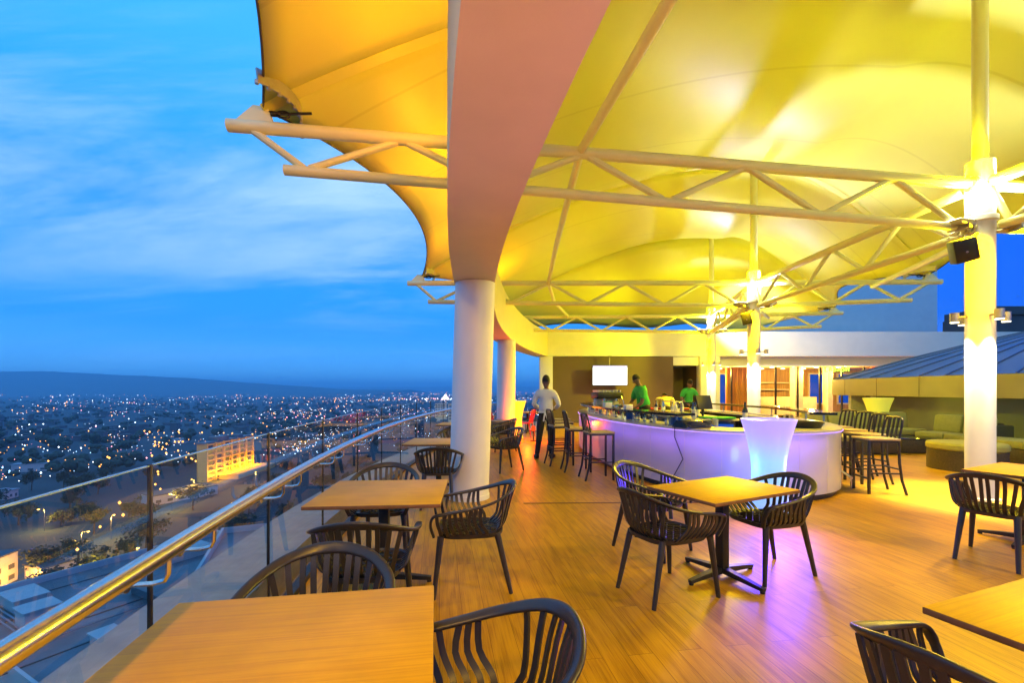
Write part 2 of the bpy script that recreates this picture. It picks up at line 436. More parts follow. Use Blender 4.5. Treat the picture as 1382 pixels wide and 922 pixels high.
# green lettering sign and red panel in the restaurant
sg = thing('neon_sign', 'small green lettered neon sign hung over the restaurant glazing', 'sign', (15.35, FAR+1.05, 2.36))
M['neon'] = emis('green_neon', (.45,1,.05), 3.0)
def letters(txt, h, cx, mtl, parent, name, th=.022):
    G = {'L':[[(0,1),(0,0),(.6,0)]], 'A':[[(0,0),(.35,1),(.7,0)],[(.15,.4),(.55,.4)]], 'B':[[(0,0),(0,1),(.5,.9),(.5,.6),(0,.5),(.6,.4),(.6,.1),(0,0)]],
         'S':[[(.6,.9),(.3,1),(0,.8),(.1,.55),(.5,.45),(.6,.2),(.3,0),(0,.1)]], 'H':[[(0,0),(0,1)],[(.6,0),(.6,1)],[(0,.5),(.6,.5)]], 'N':[[(0,0),(0,1),(.6,0),(.6,1)]], 'E':[[(.6,1),(0,1),(0,0),(.6,0)],[(0,.5),(.5,.5)]]}
    mb = MB(); x = cx
    for ch in txt:
        for st in G[ch]: mb.tube([(x+px*h*.9, 0, pz*h) for px, pz in st], th, n=6)
        x += h*.95
    return mb.build(name, mtl, parent)
letters('LABASH', .21, -.62, M['neon'], sg, 'lettering')
mb = MB(); mb.tube([(-.7,.03,.26),(.75,.03,.26)], .012, n=6); mb.tube([(-.5,.03,.26),(-.5,.03,.30)], .012, n=6); mb.tube([(.5,.03,.26),(.5,.03,.30)], .012, n=6); mb.build('hanging_bar', M['black'], sg)
M['redlit'] = mat('red_panel', (.75,.07,.01), .5, emit=(1,.10,.01), es=.5)
mb = MB(); mb.box((17.4, FAR+1.2, 2.2), (.75, .12, .75), bev=.01); tag(mb.build('red_lightbox', M['redlit']), 'small glowing red panel beside the green neon sign', 'panel')

# white penthouse behind, dark tower right
mb = MB(); mb.box((20.4, 30, 5.9), (12.2, 3, 7.0), bev=.05); mb.box((20.4,30,9.45),(12.5,3.3,.12))
tag(mb.build('white_penthouse', M['white']), 'plain white rooftop block rising behind the far beam', 'building')
mb = MB(); mb.box((31.4, 29.6, 4.0), (4.3, 3, 4.2)); mb.box((32.0, 29.6, 6.35), (5.0, 3.3, .5)); mb.box((33.4, 28.05, 4.6), (1.2, .1, 1.6))
tag(mb.build('plant_room', M['roofdark'], smooth=False), 'dark flat roofed plant room against the blue sky behind the mast column', 'building')

# ------------------------------------------------------------------ drum with metal roof, right
drum = thing('lounge_drum_roof', 'low sloping standing seam metal roof with olive fascia behind the lounge sofas', 'roof')
dp = [(17.5,19.6),(15.0,18.9),(12.6,17.8),(11.65,16.4),(11.4,14.6),(11.2,12.6),(11.15,11.0),(11.4,9.4),(12.0,7.8),(13.2,6.0),(15.0,4.6)]
def cr_open(P, k=6):
    out = []
    for i in range(len(P)-1):
        p0, p1, p2, p3 = P[max(i-1,0)], P[i], P[i+1], P[min(i+2,len(P)-1)]
        for j in range(k):
            t = j/k
            out.append(tuple(.5*((2*p1[q])+(-p0[q]+p2[q])*t+(2*p0[q]-5*p1[q]+4*p2[q]-p3[q])*t*t+(-p0[q]+3*p1[q]-3*p2[q]+p3[q])*t**3) for q in range(len(p1))))
    out.append(P[-1]); return out
dps = cr_open(dp, 6)
mb = MB(); mb.wall(dps, 1.30, 1.86, .10); mb.build('fascia', M['fascia'], drum)
for i in range(5, len(dps)-2, 5):
    a = Vector(dps[i-1]); b = Vector(dps[i+1]); e_ = (b-a).normalized()
    mb = MB(); mb.box((dps[i][0]+e_.y*.002, dps[i][1]-e_.x*.002, 1.58), (.012, .008, .55), rz=math.atan2(e_.y, e_.x)); mb.build('panel_joint', M['brownwall'], drum, smooth=False)
rc = []
for i in range(len(dps)):
    a = Vector(dps[max(i-1,0)]); b = Vector(dps[min(i+1,len(dps)-1)]); d = (b-a).normalized(); nn = Vector((-d.y, d.x))
    rc.append((dps[i][0]+nn.x*.75, dps[i][1]+nn.y*.75))
mb = MB(); mb.wall(rc, 0, 1.305, .1); mb.build('wall', M['darkwall'], drum)
mb = MB(); 
for i in range(len(dps)-1): 
    mb.add([(*dps[i],1.306),(*dps[i+1],1.306),(*rc[i+1],1.306),(*rc[i],1.306)], [(0,1,2,3)])
mb.build('soffit', M['fascia'], drum)
ap = Vector((17.6, 13.2, 3.75))
mb = MB()
K = 8
for i in range(len(dps)-1):
    for k in range(K):
        def P(q, u): 
            p = Vector((*q, 1.865)); w = p.lerp(ap, u); w.z += .12*math.sin(u*PI); return w
        mb.add([P(dps[i],k/K),P(dps[i+1],k/K),P(dps[i+1],(k+1)/K),P(dps[i],(k+1)/K)], [(0,1,2,3)])
mb.build('roof', M['metalroof'], drum)
mb = MB()
for i in range(0, len(dps), 3):
    def P(q, u):
        p = Vector((*q, 1.885)); w = p.lerp(ap, u); w.z += .12*math.sin(u*PI); return w
    mb.tube([P(dps[i], u/10) for u in range(0, 10)], .016, n=5)
mb.build('standing_seam', M['metalroof'], drum)
mb = MB(); mb.box((11.9, 15.8, .65), (.5, .12, 1.3)); mb.box((11.75,14.9,.65),(.10,.10,1.3)); mb.build('door_post', M['bartop'], drum, smooth=False)
# ------------------------------------------------------------------ columns with masts
PC = [(7.35, .3), (6.43, 6.29), (6.39, 12.1), (7.62, 17.5)]        # mast columns, near to far
TL = [(-2.0, -1.9), (-3.06, 4.93), (-2.79, 12.25), (-1.05, 18.1)]   # left truss tips
TR = [(12.2, 1.6), (11.45, 6.9), (11.25, 12.0), (12.2, 16.9)]       # right truss tips
ZU, ZL = 4.33, 3.71
MT = 7.45
M['lamplens'] = emis('lamp_lens', (1,.93,.62), 9)
M['lampcan'] = mat('lamp_can', (.55,.50,.40), .3, metal=.8)
labs = ['white mast column standing beside the camera at the near right table', 'tall white mast column on the right with a glowing collar and floor pool of light',
        'white mast column rising out of the middle of the bar counters', 'thin far white mast column behind the bar near the brown wall']
mast_roots = []
for i, (x, y) in enumerate(PC):
    t = thing('mast_column', labs[i], 'column', (x, y, 0), 0, 'mast columns carrying the canopy'); mast_roots.append(t)
    r = .155
    mb = MB(); mb.lathe([(r+.05, 0), (r+.05, .025), (r, .03), (r, 3.78), (r+.03, 3.80), (r+.03, 3.86), (r, 3.88), (r, 4.62), (.09, 4.66)], n=32); mb.build('shaft', M['white'], t)
    mb = MB(); mb.lathe([(.086, 4.655), (.086, MT)], n=24); mb.lathe([(.30, MT-.02), (.34, MT+.05), (.30, MT+.09)], n=24); mb.build('mast', M['steel_white'], t)
    # ring of small downlights
    for k in range(4):
        a = k*PI/2+R(-100)
        ca, sa = math.cos(a), math.sin(a)
        mb = MB(); mb.tube([(ca*r, sa*r, 2.50), (ca*(r+.12), sa*(r+.12), 2.50)], .014, n=6); mb.tube([(ca*(r+.15), sa*(r+.15), 2.43), (ca*(r+.15), sa*(r+.15), 2.56)], .05, n=14)
        d = mb.build('downlight', M['lampcan'], t)
        mb = MB(); mb.tube([(ca*(r+.15), sa*(r+.15), 2.424), (ca*(r+.15), sa*(r+.15), 2.432)], .045, n=14); mb.build('lens', M['lamplens'], d)
    # floodlights on brackets pointing up
    for k, a in enumerate((R(195), R(-20), R(80))):
        ca, sa = math.cos(a), math.sin(a)
        mb = MB(); mb.tube([(ca*r, sa*r, 3.66), (ca*(r+.12), sa*(r+.12), 3.66)], .02, n=6)
        mb.box((ca*(r+.24), sa*(r+.24), 3.74), (.30, .22, .07), rz=a, bev=.01)
        mb.box((ca*(r+.24), sa*(r+.24), 3.69), (.06, .26, .06), rz=a)
        d = mb.build('floodlight', M['lampcan'], t)
        mb = MB(); mb.box((ca*(r+.24), sa*(r+.24), 3.779), (.26, .18, .006), rz=a); mb.build('lens', M['lamplens'], d, smooth=False)

# ------------------------------------------------------------------ trusses
def lerp(a, b, t): return Vector(a).lerp(Vector(b), t)
def truss(name, label, P, Q, zu0, zu1, zl0, zl1, nb, group, tip=False, rin=.1, ru=.07, rl=.058, rd=.04, lstart=.06):
    """P outer end, Q column end, in plan"""
    c = Vector((*P, 0)); t = thing(name, label, 'truss', tuple(c), 0, group)
    d = (Vector(Q)-Vector(P)); Lg = d.length; d.normalize()
    q0 = lambda u, z: (d.x*u, d.y*u, z)
    UE = Lg-.17
    zu = lambda u: zu0+(zu1-zu0)*u/Lg
    zl = lambda u: zl0+(zl1-zl0)*u/Lg
    mb = MB(); mb.tube([q0(0, zu0), q0(UE, zu(UE))], ru, n=14); mb.build('upper_chord', M['steel_white'], t)
    l0 = Lg*lstart
    mb = MB(); mb.tube([q0(l0, zl(l0)), q0(UE, zl(UE))], rl, n=14); mb.build('lower_chord', M['steel_white'], t)
    for zf, rf in ((zu(UE), ru), (zl(UE), rl)):
        mb = MB(); mb.tube([q0(UE-.03, zf), q0(UE+.012, zf)], rf*1.55, n=16)
        for w_ in range(6): a_ = w_*PI/3; mb.tube([q0(UE-.05, zf+rf*1.28*math.sin(a_)), q0(UE-.02, zf+rf*1.28*math.sin(a_))] if abs(math.cos(a_)) < .3 else [Vector(q0(UE-.05, zf+rf*1.28*math.sin(a_)))+Vector((-d.y, d.x, 0))*rf*1.28*math.cos(a_), Vector(q0(UE-.02, zf+rf*1.28*math.sin(a_)))+Vector((-d.y, d.x, 0))*rf*1.28*math.cos(a_)], .011, n=6)
        mb.build('flange', M['steel_white'], t)
    st = (UE-.15-l0*1.35)/nb
    for k in range(nb):
        u0 = l0*1.35+k*st
        if k == 0:
            mb = MB(); mb.tube([q0(l0*.45, zu(0)-ru*.6), q0(u0, zl(u0)+rl*.6)], rd, n=10); mb.build('diagonal', M['steel_white'], t)
        um = u0+st*.5
        mb = MB(); mb.tube([q0(u0+.06, zl(u0)+rl*.6), q0(um-.06, zu(um)-ru*.6)], rd, n=10); mb.build('diagonal', M['steel_white'], t)
        mb = MB(); mb.tube([q0(um+.06, zu(um)-ru*.6), q0(u0+st-.06, zl(u0+st)+rl*.6)], rd, n=10); mb.build('diagonal', M['steel_white'], t)
    if tip:
        mb = MB()
        a = math.atan2(d.y, d.x)
        for s in (-.035, .035):
            n = Vector((-d.y, d.x))*s
            pr = [(.10, zu0+ru*.8), (.46, zu0+ru*.8), (.42, zu0+.21), (.27, zu0+.22)]
            V = [(d.x*u+n.x+e*-d.y, d.y*u+n.y+e*d.x, z) for e in (-.006, .006) for u, z in pr]
            mb.add(V, [(0,1,2,3),(7,6,5,4),(0,4,5,1),(1,5,6,2),(2,6,7,3),(3,7,4,0)])
        mb.build('anchor_plate', M['steel_white'], t, smooth=False)
        mb = MB()
        for k in range(3):
            cx = .36+.10*k
            ring_ = [(q0(cx+.07*math.cos(w), zu0+.16+.0*k+(.035*math.sin(w) if k % 2 == 0 else 0))) for w in [2*PI*j/12 for j in range(12)]]
            if k % 2: ring_ = [(p[0]-d.y*.035*math.sin(2*PI*j/12), p[1]+d.x*.035*math.sin(2*PI*j/12), p[2]) for j, p in enumerate(ring_)]
            mb.tube(ring_, .012, n=6, closed=True)
        mb.tube([q0(.50, zu0+.16), q0(.86, zu0+.20)], .014, n=6)
        mb.build('shackle', M['black'], t)
    return t
gl = 'white tubular roof trusses'
where = ['overhead behind the camera', 'nearest in view at glowing column', 'reaching the mast column in the bar', 'farthest away above the brown wall']
for i in range(4):
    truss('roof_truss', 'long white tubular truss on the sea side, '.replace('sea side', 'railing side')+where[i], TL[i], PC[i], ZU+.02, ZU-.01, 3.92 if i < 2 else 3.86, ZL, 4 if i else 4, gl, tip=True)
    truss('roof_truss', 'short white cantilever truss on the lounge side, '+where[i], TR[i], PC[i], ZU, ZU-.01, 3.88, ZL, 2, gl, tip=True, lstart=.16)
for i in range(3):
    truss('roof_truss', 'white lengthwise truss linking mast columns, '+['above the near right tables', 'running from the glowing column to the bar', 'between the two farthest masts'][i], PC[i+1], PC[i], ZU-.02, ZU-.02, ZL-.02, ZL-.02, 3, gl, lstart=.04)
# purlins along the arc and braces
for k, (P, lab) in enumerate((([(1.95,-1.2),(1.22,2.9),(.82,5.46)], 'grey white roof pipe running overhead from the camera to the near truss'), ([(.82,5.5),(.87,8.8),(.97,12.17)], 'grey white roof pipe linking the two middle trusses'), ([(.97,12.22),(1.4,15),(2.2,17.85)], 'grey white roof pipe linking the two far trusses'))):
    mb = MB(); mb.tube([(x, y, ZU+.02) for x, y in P], .052, n=12); tag(mb.build('roof_pipe', M['steel_white']), lab, 'pipe', 'roof pipes between trusses')
for k, (P, Q, lab) in enumerate((((6.6,6.45,3.66), (9.45,12.0,4.2), 'slanting white brace pipe from glowing mast column to the next lounge truss'), ((6.55,12.25,3.66), (9.6,17.15,4.2), 'slanting white brace pipe from bar mast column to the farthest truss'), ((6.25,12.3,3.70),(7.45,17.35,3.66),'low white tie pipe between the two farthest masts'))):
    mb = MB(); mb.tube([P, Q], .055, n=12); tag(mb.build('brace_pipe', M['steel_white']), lab, 'pipe')

# ------------------------------------------------------------------ membrane canopy
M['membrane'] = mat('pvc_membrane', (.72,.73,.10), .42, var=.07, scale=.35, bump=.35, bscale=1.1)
nt, N, L = nodes(M['membrane']); b_ = N['Principled BSDF']; src = b_.inputs['Base Color'].links[0].from_socket
tc = N.new('ShaderNodeTexCoord'); sp_ = N.new('ShaderNodeSeparateXYZ'); L.new(tc.outputs['Object'], sp_.inputs[0])
fr_ = N.new('ShaderNodeMath'); fr_.operation = 'PINGPONG'; fr_.inputs[1].default_value = .95; L.new(sp_.outputs['Y'], fr_.inputs[0])
lt_ = N.new('ShaderNodeMath'); lt_.operation = 'LESS_THAN'; lt_.inputs[1].default_value = .022; L.new(fr_.outputs[0], lt_.inputs[0])
sx_ = N.new('ShaderNodeMixRGB'); sx_.blend_type = 'MULTIPLY'; sx_.inputs[2].default_value = (.90,.89,.82,1); L.new(lt_.outputs[0], sx_.inputs[0]); L.new(src, sx_.inputs[1]); L.new(sx_.outputs[0], b_.inputs['Base Color'])   # doubled cloth at the welded seams
can = thing('tensile_canopy', 'huge white tensile fabric canopy stretched over trusses and masts, lit yellow', 'canopy', (0,0,0))
def canopy_bay(i, nu=64, nv=26, zoff=0.0):
    A, B = i, i+1
    V = []; F = []
    for jv in range(nv+1):
        v = jv/nv
        L0, L1 = Vector(TL[A]), Vector(TL[B]); R0, R1 = Vector(TR[A]), Vector(TR[B]); P0, P1 = Vector(PC[A]), Vector(PC[B])
        s4 = 4*v*(1-v)
        xl = L0.lerp(L1, v)+Vector((.38, 0))+Vector((.72*s4, 0)); xr = R0.lerp(R1, v)-Vector((.32, 0))-Vector((.9*s4*s4, 0)); xm = P0.lerp(P1, v)
        for ju in range(nu+1):
            u = ju/nu
            if u <= .6:
                t = u/.6; p = xl.lerp(xm, t)
            else:
                t = 1-(u-.6)/.4; p = xr.lerp(xm, t)
            zz = ZU+.20+.25*s4*(1-t)+(MT-ZU-.20)*(math.sin(t*PI/2)**.92)
            zz -= (.85*s4**1.0)*(t**1.2)
            # raised corner plates keep their own small tilt; ridge dips softly beside the mast
            V.append((p.x, p.y, zz+zoff))
    for jv in range(nv):
        for ju in range(nu):
            a = jv*(nu+1)+ju
            F.append((a, a+1, a+nu+2, a+nu+1))
    return V, F, nu, nv
for i in range(3):
    V, F, nu, nv = canopy_bay(i)
    mb = MB(); mb.add(V, F)
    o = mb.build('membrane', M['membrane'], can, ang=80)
    so = o.modifiers.new('thick', 'SOLIDIFY'); so.thickness = .012; so.offset = 1
    for jv in ():       # welded panel seams
        q = [V[jv*(nu+1)+j] for j in range(nu+1)]
        mb = MB(); mb.sweep([(p[0], p[1], p[2]-.004) for p in q], [(0,1,0)]*len(q), .05, .003); mb.build('weld_seam', M['membrane'], can)
    # edge cables
    for col_ in (0, nu):
        mb = MB(); mb.tube([V[j*(nu+1)+col_] for j in range(nv+1)], .012, n=6); mb.build('edge_cable', M['cable'], can)
# far end bay, falling from the last arch to a low back edge beyond the beam
V, F, nu, nv = canopy_bay(2)
last = [Vector(V[nv*(nu+1)+j]) for j in range(nu+1)]
V2 = []
for k in range(13):
    w = k/12
    for j, p in enumerate(last):
        u = j/nu; q = Vector((p.x, 23.6-1.3*math.sin(u*PI), 4.52+.25*math.sin(u*PI*2)**2))
        r_ = p.lerp(q, w); r_.z -= .55*math.sin(w*PI)*(p.z-4.5)/3; V2.append(r_)
mb = MB(); mb.add(V2, [(k*(nu+1)+j, k*(nu+1)+j+1, (k+1)*(nu+1)+j+1, (k+1)*(nu+1)+j) for k in range(12) for j in range(nu)])
o = mb.build('membrane', M['membrane'], can, ang=80); so = o.modifiers.new('thick', 'SOLIDIFY'); so.thickness = .012; so.offset = 1
mb = MB(); mb.tube(V2[12*(nu+1):], .012, n=6); mb.build('edge_cable', M['cable'], can)
# arch seams over each truss line
for i in range(4):
    b = min(i, 2); V, F, nu, nv = canopy_bay(b)
    row = 0 if i == b else nv
    pts = [V[row*(nu+1)+j] for j in range(nu+1)]
    mb = MB(); mb.sweep([(p[0], p[1], p[2]-.012) for p in pts], [(0,1,0)]*len(pts), .16, .01); mb.build('seam_band', M['membrane'], can)
# bolted corner plates
for P, sgn in [(p, 1) for p in TL]+[(p, -1) for p in TR]:
    mb = MB()
    pts = [(P[0]+sgn*(.58+.14*math.sin(w*PI)), P[1]+(-.48+.96*w), ZU+.235+.05*math.sin(w*PI)) for w in [j/8 for j in range(9)]]
    mb.sweep(pts, [(0,0,1)]*9, .13, .02)
    for p in pts: mb.tube([(p[0], p[1]-.0, p[2]-.05), (p[0], p[1], p[2]-.09)], .02, n=6)
    mb.build('corner_plate', M['lampcan'], can)

# speakers on brackets
for k, (x, y, z, lab) in enumerate(((5.96, 6.05, 3.34, 'black loudspeaker bracketed to the glowing mast column on right'), (6.12, 11.95, 3.36, 'small black loudspeaker bracketed to the mast column over the bar'))):
    t = thing('loudspeaker', lab, 'speaker', (x, y, z), R(200), 'black loudspeakers under the canopy')
    t.rotation_euler = (R(14), R(-12), R(-28))
    mb = MB(); mb.box((0,0,0), (.24,.22,.30), bev=.012); mb.build('cabinet', M['black'], t)
    mb = MB(); mb.lathe([(.012,0),(.014,.004)], n=10); mb.build('badge', M['chrome'], t, loc=(0,-.112,-.02), rot=(R(90),0,0))
    mb = MB(); mb.tube([(.1,.05,.12),(.22,.15,.16)], .015, n=6); mb.build('bracket', M['black'], t)
# ------------------------------------------------------------------ lamps
LS = []
def light(kind, loc, power, col, size=.1, rot=None, spot=None, blend=.6, name='lamp_light', shape=None, parent=None):
    l = bpy.data.lights.new(name, kind); l.energy = power; l.color = col
    if kind == 'POINT': l.shadow_soft_size = size
    if kind == 'SPOT': l.shadow_soft_size = size; l.spot_size = R(spot); l.spot_blend = blend
    if kind == 'AREA':
        l.size = size
        if shape: l.shape = 'RECTANGLE'; l.size_y = shape
    o = bpy.data.objects.new(name, l); COL.objects.link(o); o.location = loc
    if rot is not None:
        d = (Vector(rot)-Vector(loc)).normalized()
        o.rotation_euler = d.to_track_quat('-Z', 'Y').to_euler()
    LS.append(o); return o
AMB = (1, .63, .0); YEL = (1, .96, .0); WHT = (.80, .84, 1.7); ORA = (1, .31, .0)
for i, (x, y) in enumerate(PC):
    # white floods on the brackets
    for k, a in enumerate((R(195), R(-20), R(80))):
        ca, sa = math.cos(a), math.sin(a); rr = .155+.24
        p = (x+ca*rr, y+sa*rr, 3.80)
        if k == 0: light('SPOT', p, 75, YEL, .04, rot=(p[0]-1.6, p[1]-1.2, 8), spot=120, blend=.5)
        if k == 1: light('SPOT', p, 400 if i == 1 else 350, WHT, .03, rot=(p[0]+.1, p[1]-.4, 8) if i == 1 else (p[0]-.1, p[1]-2.2, 8), spot=135 if i == 1 else 112, blend=.5)
        if k == 2: light('SPOT', p, 60, YEL, .05, rot=(p[0]-3.0, p[1]+1.0, 8), spot=150, blend=.4)
    # lamp over the collar washing pole head and membrane yellow
    light('POINT', (x-.35, y-.12, 4.52), 36, YEL, .06)
    light('POINT', (x+.33, y-.16, 4.50), 30, YEL, .06)
    light('SPOT', (x-.30, y-.25, 3.60), 1350, AMB, .25, rot=(x-1.6, y-.9, 0), spot=150, blend=.5)  # added amber down spot without its own fixture, brightens the floor
    light('SPOT', (x-.42, y+.05, 3.60), [60,150,420,900][i], YEL, .12, rot=(x-5, y+1.2, 2.6), spot=125, blend=.5)  # added yellow spot, no fixture, tints ring beam and far wall
    light('SPOT', (x+.42, y-.05, 3.60), 330, YEL, .12, rot=(x+5, y+(1.2 if i < 2 else 4), 1.6 if i < 2 else 2.6), spot=125, blend=.5)  # added yellow spot, no fixture, lifts the lounge side and lintel
    for k in range(4):
        a = k*PI/2+R(45); light('POINT', (x+math.cos(a)*.29, y+math.sin(a)*.29, 4.12), 9, (1,.97,.75), .04)
    if i == 3: light('SPOT', (x+.38, y+.1, 4.62), 1500, (1,.86,.80), .05, rot=(20, 28.5, 6.3), spot=70, blend=.6)  # extra spot added with no fixture to warm the white penthouse
    # downlights
    for k in range(4):
        a = k*PI/2+R(-100); ca, sa = math.cos(a), math.sin(a)
        p = (x+ca*.305, y+sa*.305, 2.415)
        light('SPOT', p, 420, (1,.93,.55), .03, rot=(p[0]-ca*.05, p[1]-sa*.05, 0), spot=70, blend=.7)
# unseen amber and violet lamps added behind the camera to tint tables and beam
for (lab, p, tgt, pw, sp) in (('added amber spotlight hung under the truss, unseen behind the camera', (-.2,-1.75,3.55), (-.9,3.0,.5), 520, 140), ('added amber uplight standing on the floor, unseen behind the camera', (-.75,-.9,.32), (-.2,1.0,3.0), 340, 100), ('violet uplight standing on the floor behind the camera', (1.5,-.6,.32), (-.1,3.4,3.0), 45, 75)):
    t = thing('added_spotlight', lab, 'spotlight', (p[0], p[1], p[2]))
    dv = (Vector(tgt)-Vector(p)).normalized()
    mb = MB(); mb.tube([-dv*.25, -dv*.03], .09, n=16); mb.tube([-dv*.15, (0,0,.28) if p[2] > 1 else (0,0,-.32)], .02, n=6); mb.build('housing', M['black'], t)
    light('SPOT', p, pw, (1,.50,.0) if p[2] > 1 else ((.42,.06,1.0) if 'violet' in lab else (1,.37,.0)), .09, rot=tgt, spot=sp, blend=.6)
# amber floods on top of the ring beam lighting the outer canopy
for k, y in enumerate((1.2, 4.2, 7.2, 10.4, 14.0)):
    p = off(y, .12)
    t = thing('amber_floodlight', 'small amber floodlight standing on top of ring beam '+['near the camera', 'beside the near truss', 'beyond the near truss', 'before the second truss', 'at the far end'][k], 'floodlight', (p[0], p[1], 4.07), 0, 'amber floodlights on the ring beam')
    mb = MB(); mb.box((0,0,.06), (.24,.30,.08), bev=.01); mb.box((0,0,.012),(.1,.1,.024)); mb.build('housing', M['black'], t)
    mb = MB(); mb.box((0,0,.103), (.20,.26,.004)); mb.build('lens', M['warmlamp'], t, smooth=False)
    light('SPOT', (p[0]-.02, p[1], 4.19), 120, ORA, .06, rot=(p[0]-1.6, p[1], 6.0), spot=160, blend=.4)
# ------------------------------------------------------------------ armchairs
def cr3(P, k=6):
    out = []
    for i in range(len(P)-1):
        p0, p1, p2, p3 = P[max(i-1,0)], P[i], P[i+1], P[min(i+2,len(P)-1)]
        for j in range(k):
            t = j/k
            out.append(Vector([.5*((2*p1[q])+(-p0[q]+p2[q])*t+(2*p0[q]-5*p1[q]+4*p2[q]-p3[q])*t*t+(-p0[q]+3*p1[q]-3*p2[q]+p3[q])*t**3) for q in range(3)]))
    out.append(Vector(P[-1])); return out
def make_chair(m, name='armchair'):
    t = thing(name, 'x', 'chair')
    half = [(.285,-.225,.445),(.305,-.258,.53),(.285,-.285,.60),(.20,-.296,.622),(.02,-.300,.652),(-.14,-.278,.69),(-.255,-.20,.735),(-.305,-.10,.762)]
    P = half+[(-.318,0,.770)]+[(x,-y,z) for x,y,z in half[::-1]]
    pts = cr3(P, 5)
    n = len(pts)
    sides = []; W = []; T = []
    for i, p in enumerate(pts):
        s = abs(2*i/(n-1)-1)      # 1 at arm fronts, 0 at back
        out = Vector((p.x*1.0-.0, p.y, 0)).normalized()
        if p.x > .1: out = Vector((0, math.copysign(1, p.y), 0))
        back = max(0, 1-s*1.6)
        sides.append(out*(1-.75*back)+Vector((0,0,1))*(.75*back+.0))
        W.append(.041+.014*back if s < .85 else .034); T.append(.020)
    mb = MB(); mb.sweep(pts, sides, W, T, n=10); mb.build('armrest', m, t, ang=60)
    # seat shell
    no = 28; ring = []
    for j in range(no):
        a = 2*PI*j/no; ca, sa = math.cos(a), math.sin(a); e = .55
        x = .02+.245*math.copysign(abs(ca)**e, ca); y = .228*math.copysign(abs(sa)**e, sa)*(1-.10*(x < 0)*abs(x)/.25)
        ring.append((x, y))
    mb = MB()
    lv = [(1.0,.452),(.97,.440),(.7,.430),(.35,.425)]
    V = [(.02+(x-.02)*f, y*f, z) for f, z in lv for x, y in ring]+[(.02,0,.424)]
    V += [(.02+(x-.02)*f, y*f, z-.022) for f, z in lv for x, y in ring]+[(.02,0,.402)]
    F = []; h = no*len(lv)+1
    for q in range(len(lv)-1):
        for j in range(no):
            F.append((q*no+j, q*no+(j+1) % no, (q+1)*no+(j+1) % no, (q+1)*no+j)); F.append((h+q*no+j, h+(q+1)*no+j, h+(q+1)*no+(j+1) % no, h+q*no+(j+1) % no))
    b = (len(lv)-1)*no
    for j in range(no):
        F.append((b+j, b+(j+1) % no, h-1)); F.append((h+b+j, 2*h-1, h+b+(j+1) % no)); F.append((j, h+j, h+(j+1) % no, (j+1) % no))
    mb.add(V, F)
    # lattice ribs on the seat
    for k in range(-6, 7):
        for sg in (-1, 1):
            c = k*.07
            p = [(x, sg*(x-.02)+c) for x in (-.19, .23)]
            q = []
            for u in range(9):
                x = -.19+.42*u/8; y = sg*(x-.02)+c
                if abs(y) < .20 and (abs(y)/.21)**3+(abs(x-.02)/.23)**3 < 1: q.append((x, y, .434+.012*((x-.02)**2+y*y)/.05))
            if len(q) > 1: mb.tube(q, .006, n=4)
    mb.build('seat', m, t, ang=45)
    def near(fx):  # rail point by predicate
        return min(pts, key=fx)
    # back slats
    mb = MB()
    for k in range(10):
        y = -.225+.45*k/9
        top = min((p for p in pts if p.x < -.1), key=lambda p: abs(p.y-y*1.02))
        y2 = y*.80
        bx = -.215+.05*(abs(y2)/.18)**2
        bot = Vector((bx+.03, y2, .442))
        c1 = Vector((bx-.030, y2*1.04, .50)); c2 = top.lerp(Vector((bx-.05, y*.92, .58)), .55)
        q = cr3([bot, c1, c2, top-Vector((0,0,.012))], 3)
        mb.sweep(q, [(abs(y)*-1.2*math.copysign(1,y)*0-.0, 1, 0)]*len(q) if abs(y) < .15 else [(math.copysign(.45, y)*1, 1, 0)]*len(q), [.025]*len(q), .010)
    mb.build('backrest', m, t, ang=40)
    for sg in (-1, 1):
        mb = MB()
        for k in range(8):
            x = .255-.305*k/7
            arm = [p for p in pts if p.y*sg > 0 and p.z > .58]
            top = min(arm, key=lambda p: abs(p.x-x))
            xb = .232-.33*k/7
            bot = Vector((xb, sg*.205, .438))
            c1 = Vector((xb*1.0+.004, sg*.247, .475)); c2 = Vector((x, sg*.282, .55))
            q = cr3([bot, c1, c2, top-Vector((0,0,.01))], 3)
            mb.sweep(q, [(1,0,0)]*len(q), [.024]*len(q), .010)
        mb.build('arm_panel', m, t, ang=40)
    for (x, y, fx, fy) in ((.235,-.205,.285,-.24),(.235,.205,.285,.24),(-.17,-.165,-.275,-.195),(-.17,.165,-.275,.195)):
        mb = MB(); mb.tube([(x,y,.44),(x+(fx-x)*.12,y+(fy-y)*.15,.40),(fx,fy,.0)], [.026,.024,.0155], n=10); mb.build('leg', m, t)
    return t
GA = 'slatted armchairs around the terrace tables'
